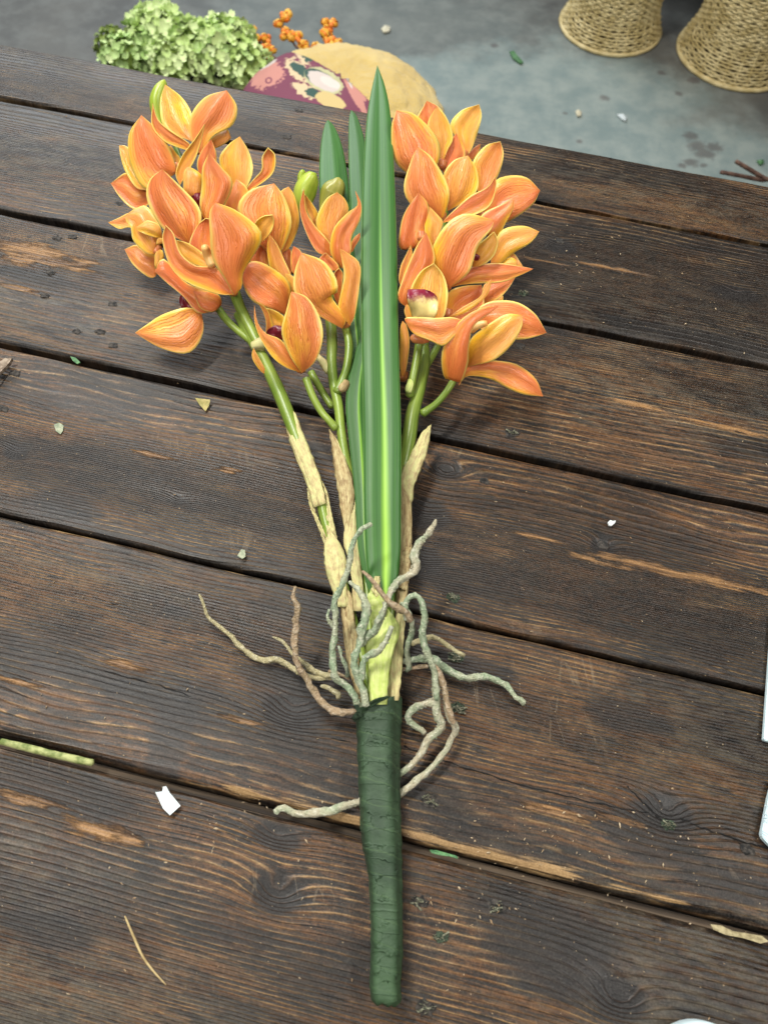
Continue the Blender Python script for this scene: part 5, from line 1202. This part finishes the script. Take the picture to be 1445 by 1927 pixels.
def head(px, py, rpx, key, n, label, mixk=None):
    D = depth_at(px, py, HH); c = CP + ray(px, py) * D; r = rpx / FP * D
    o = tag(empty('hydrangea', loc=tuple(c)), label, 'hydrangea', 'hydrangea heads behind the table')
    g = (1 + 5 ** .5) / 2
    n = int(n * 2.0)
    for i in range(n):
        z = 1 - 1.7 * (i + .5) / n; a = 6.2832 * i / g; q = math.sqrt(max(0, 1 - z * z))
        nrm = Vector((q * math.cos(a), q * math.sin(a), z)); rr = r * rnd.uniform(.86, 1.08)
        k = key if not mixk or rnd.random() > .14 else mixk
        f = bpy.data.objects.new('floret', rnd.choice(MESHES[k])); COL.objects.link(f); f.parent = o
        s_ = r * rnd.uniform(.15, .23); f.location = nrm * (rr - .05 * r)
        f.rotation_mode = 'QUATERNION'; nn = (nrm + Vector((rnd.uniform(-.7, .7), rnd.uniform(-.7, .7), rnd.uniform(-.6, .8)))).normalized()
        f.rotation_quaternion = nn.to_track_quat('Z', 'Y'); f.scale = (s_, s_, s_)
    # inner mass of little stalks and the stem down into the bucket
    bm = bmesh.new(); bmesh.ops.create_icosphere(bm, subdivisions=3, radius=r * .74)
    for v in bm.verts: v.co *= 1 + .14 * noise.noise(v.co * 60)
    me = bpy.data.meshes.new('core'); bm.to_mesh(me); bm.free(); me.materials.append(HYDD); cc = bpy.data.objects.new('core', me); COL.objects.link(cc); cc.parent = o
    e = bucket_c - c + np.array([rnd.uniform(-.05, .05), rnd.uniform(-.05, .05), .03])
    tube3('stem', [[0, 0, -r * .5, .003], [e[0] * .4, e[1] * .4, e[2] * .45, .003], [e[0], e[1], e[2], .003]], GST, o, n=7, seg=14)
head(305, 78, 60, 'g', 90, 'tallest light green hydrangea head', 'w')
head(362, 92, 48, 'g', 60, 'pale green hydrangea head in the middle of the bunch', 'w')
head(425, 100, 58, 'g', 85, 'fluffy green hydrangea head left of the pouf', 'w')
head(470, 125, 40, 'g', 50, 'small green hydrangea head touching the floral pouf', 'w')
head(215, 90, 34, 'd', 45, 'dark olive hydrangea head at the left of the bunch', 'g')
head(235, 112, 42, 'w', 50, 'whitish green hydrangea head low on the left', 'g')
head(330, 125, 44, 'g', 50, 'green hydrangea head just over the table edge', 'd')

ORNG = floret_mat('orange_berry', (.75, .16, .02), (.90, .28, .03)); HUSK = floret_mat('yellow_husk', (.75, .33, .02), (.88, .50, .06))
bm = bmesh.new(); bmesh.ops.create_icosphere(bm, subdivisions=2, radius=1); berry_me = bpy.data.meshes.new('berry'); bm.to_mesh(berry_me); bm.free(); berry_me.shade_smooth(); berry_me.materials.append(ORNG)
V = []; F = []
for k in range(3):
    a = k * 2.094
    for u in range(5):
        for v in range(3):
            th = -.9 + 1.8 * u / 4; q = a + (v - 1) * .75
            V.append((1.35 * math.cos(th) * math.cos(q), 1.35 * math.cos(th) * math.sin(q), 1.35 * math.sin(th) - .2))
    b0 = k * 15
    for u in range(4):
        for v in range(2): q = b0 + u * 3 + v; F.append((q, q + 1, q + 4, q + 3))
husk_me = bpy.data.meshes.new('husk'); husk_me.from_pydata(V, [], F); husk_me.materials.append(HUSK)
def sprig(path, clusters, label):
    hb = -.42
    pts = [at(x, y, hb) for x, y in path]
    o = tag(empty('berry_sprig', loc=tuple(pts[0])), label, 'berry sprig', 'orange berry sprigs behind the table')
    W = [[*(p - pts[0]), .0022] for p in pts]; e = bucket_c + np.array([rnd.uniform(-.04, .08), rnd.uniform(-.04, .04), .05]) - pts[0]
    W.append([e[0] * .7 + W[-1][0] * .3, e[1] * .7 + W[-1][1] * .3, e[2] * .5, .003]); W.append([*e, .0035])
    tube3('twig', W, BROWN, o, n=6, seg=26)
    for x, y, n, rp in clusters:
        for q in range(int(n * 1.7)):
            c = at(x + rnd.uniform(-rp, rp), y + rnd.uniform(-rp, rp), hb + rnd.uniform(-.006, .012)) - pts[0]
            rot = Vector((rnd.uniform(-1, 1), rnd.uniform(-1, 1), rnd.uniform(-.2, 1))).to_track_quat('Z', 'Y')
            s_ = rnd.uniform(.0044, .0060)
            for me, nm in ((berry_me, 'berry'), (husk_me, 'husk')):
                if nm == 'husk' and q % 3 == 2: continue
                f = bpy.data.objects.new(nm, me); COL.objects.link(f); f.parent = o; f.location = c; f.scale = (s_,) * 3; f.rotation_mode = 'QUATERNION'; f.rotation_quaternion = rot
sprig([(450, 55), (472, 62), (490, 80), (506, 98), (520, 130)], [(451, 57, 2, 3), (472, 59, 5, 7), (484, 73, 5, 7), (501, 74, 4, 5), (505, 95, 8, 10)], 'berry sprig leaning left over the hydrangeas')
sprig([(538, 28), (530, 42), (540, 62), (553, 82), (560, 120)], [(522, 40, 4, 5), (537, 28, 5, 7), (541, 62, 8, 9), (555, 72, 8, 9), (570, 84, 7, 8), (592, 90, 3, 5)], 'middle berry sprig behind the pouf')
sprig([(612, 36), (618, 55), (620, 80), (612, 120)], [(610, 38, 3, 5), (625, 43, 4, 5), (614, 60, 7, 8), (621, 80, 8, 8), (632, 84, 7, 8)], 'right hand berry sprig behind the pouf')

# brown twigs leaning at right, behind the far table edge
for (a, b, lab) in (((1357, 323), (1500, 352), 'lower bare brown twig beyond the table edge at right'), ((1385, 303), (1500, 372), 'upper bare brown twig beyond the table edge at right')):
    p = at(a[0], a[1], -.40); q = at(b[0], b[1], -.46); dd = q - p; q2 = q + dd * .6; q2[2] = .012
    tag(tube3('bare_twig', [[*p, .0036], [*((p + q) / 2), .0040], [*q, .0044], [*q2, .005]], BROWN, None, n=8, seg=20, bump=.12, bfreq=60), lab, 'twig')

# litter on the floor
def flo(name, outline, mat, label, cat):
    P = [fl(x, y) for x, y in outline]; n = len(P); c = np.mean(P, 0)
    V = [p + [0, 0, .003] for p in P] + [p + [0, 0, .006] for p in P] + [c + [0, 0, .012], c + [0, 0, .003]]
    F = []
    for i in range(n): j = (i + 1) % n; F += [(i, j, n + j, n + i), (n + i, n + j, 2 * n), (j, i, 2 * n + 1)]
    return tag(new_obj(name, V, F, mat, smooth=False), label, cat)
flo('fallen_petal', [(717, 57), (724, 50), (734, 53), (733, 61), (722, 64)], simple('cream_petal', (.62, .58, .40), (.72, .68, .52), 40, .6), 'cream fallen petal on the floor above the leaf tip', 'petal')
flo('pebble', [(1082, 212), (1087, 209), (1093, 213), (1092, 220), (1085, 221)], simple('cream_crumb', (.60, .55, .38), (.70, .64, .48), 40, .6), 'round cream crumb on the blue floor', 'crumb')
flo('film_scrap', [(1160, 218), (1170, 217), (1178, 223), (1176, 230), (1168, 226)], PAPER, 'scrap of clear white film on the blue floor', 'scrap')
flo('fallen_leaf', [(1422, 305), (1428, 308), (1434, 303), (1436, 309), (1429, 313)], GREENBIT, 'small green leaf on the floor above the twigs', 'leaf')
flo('fallen_leaf', [(958, 100), (966, 98), (972, 108), (984, 120), (978, 122), (964, 112)], GREENBIT, 'thin green leaf bit on the grey floor', 'leaf')
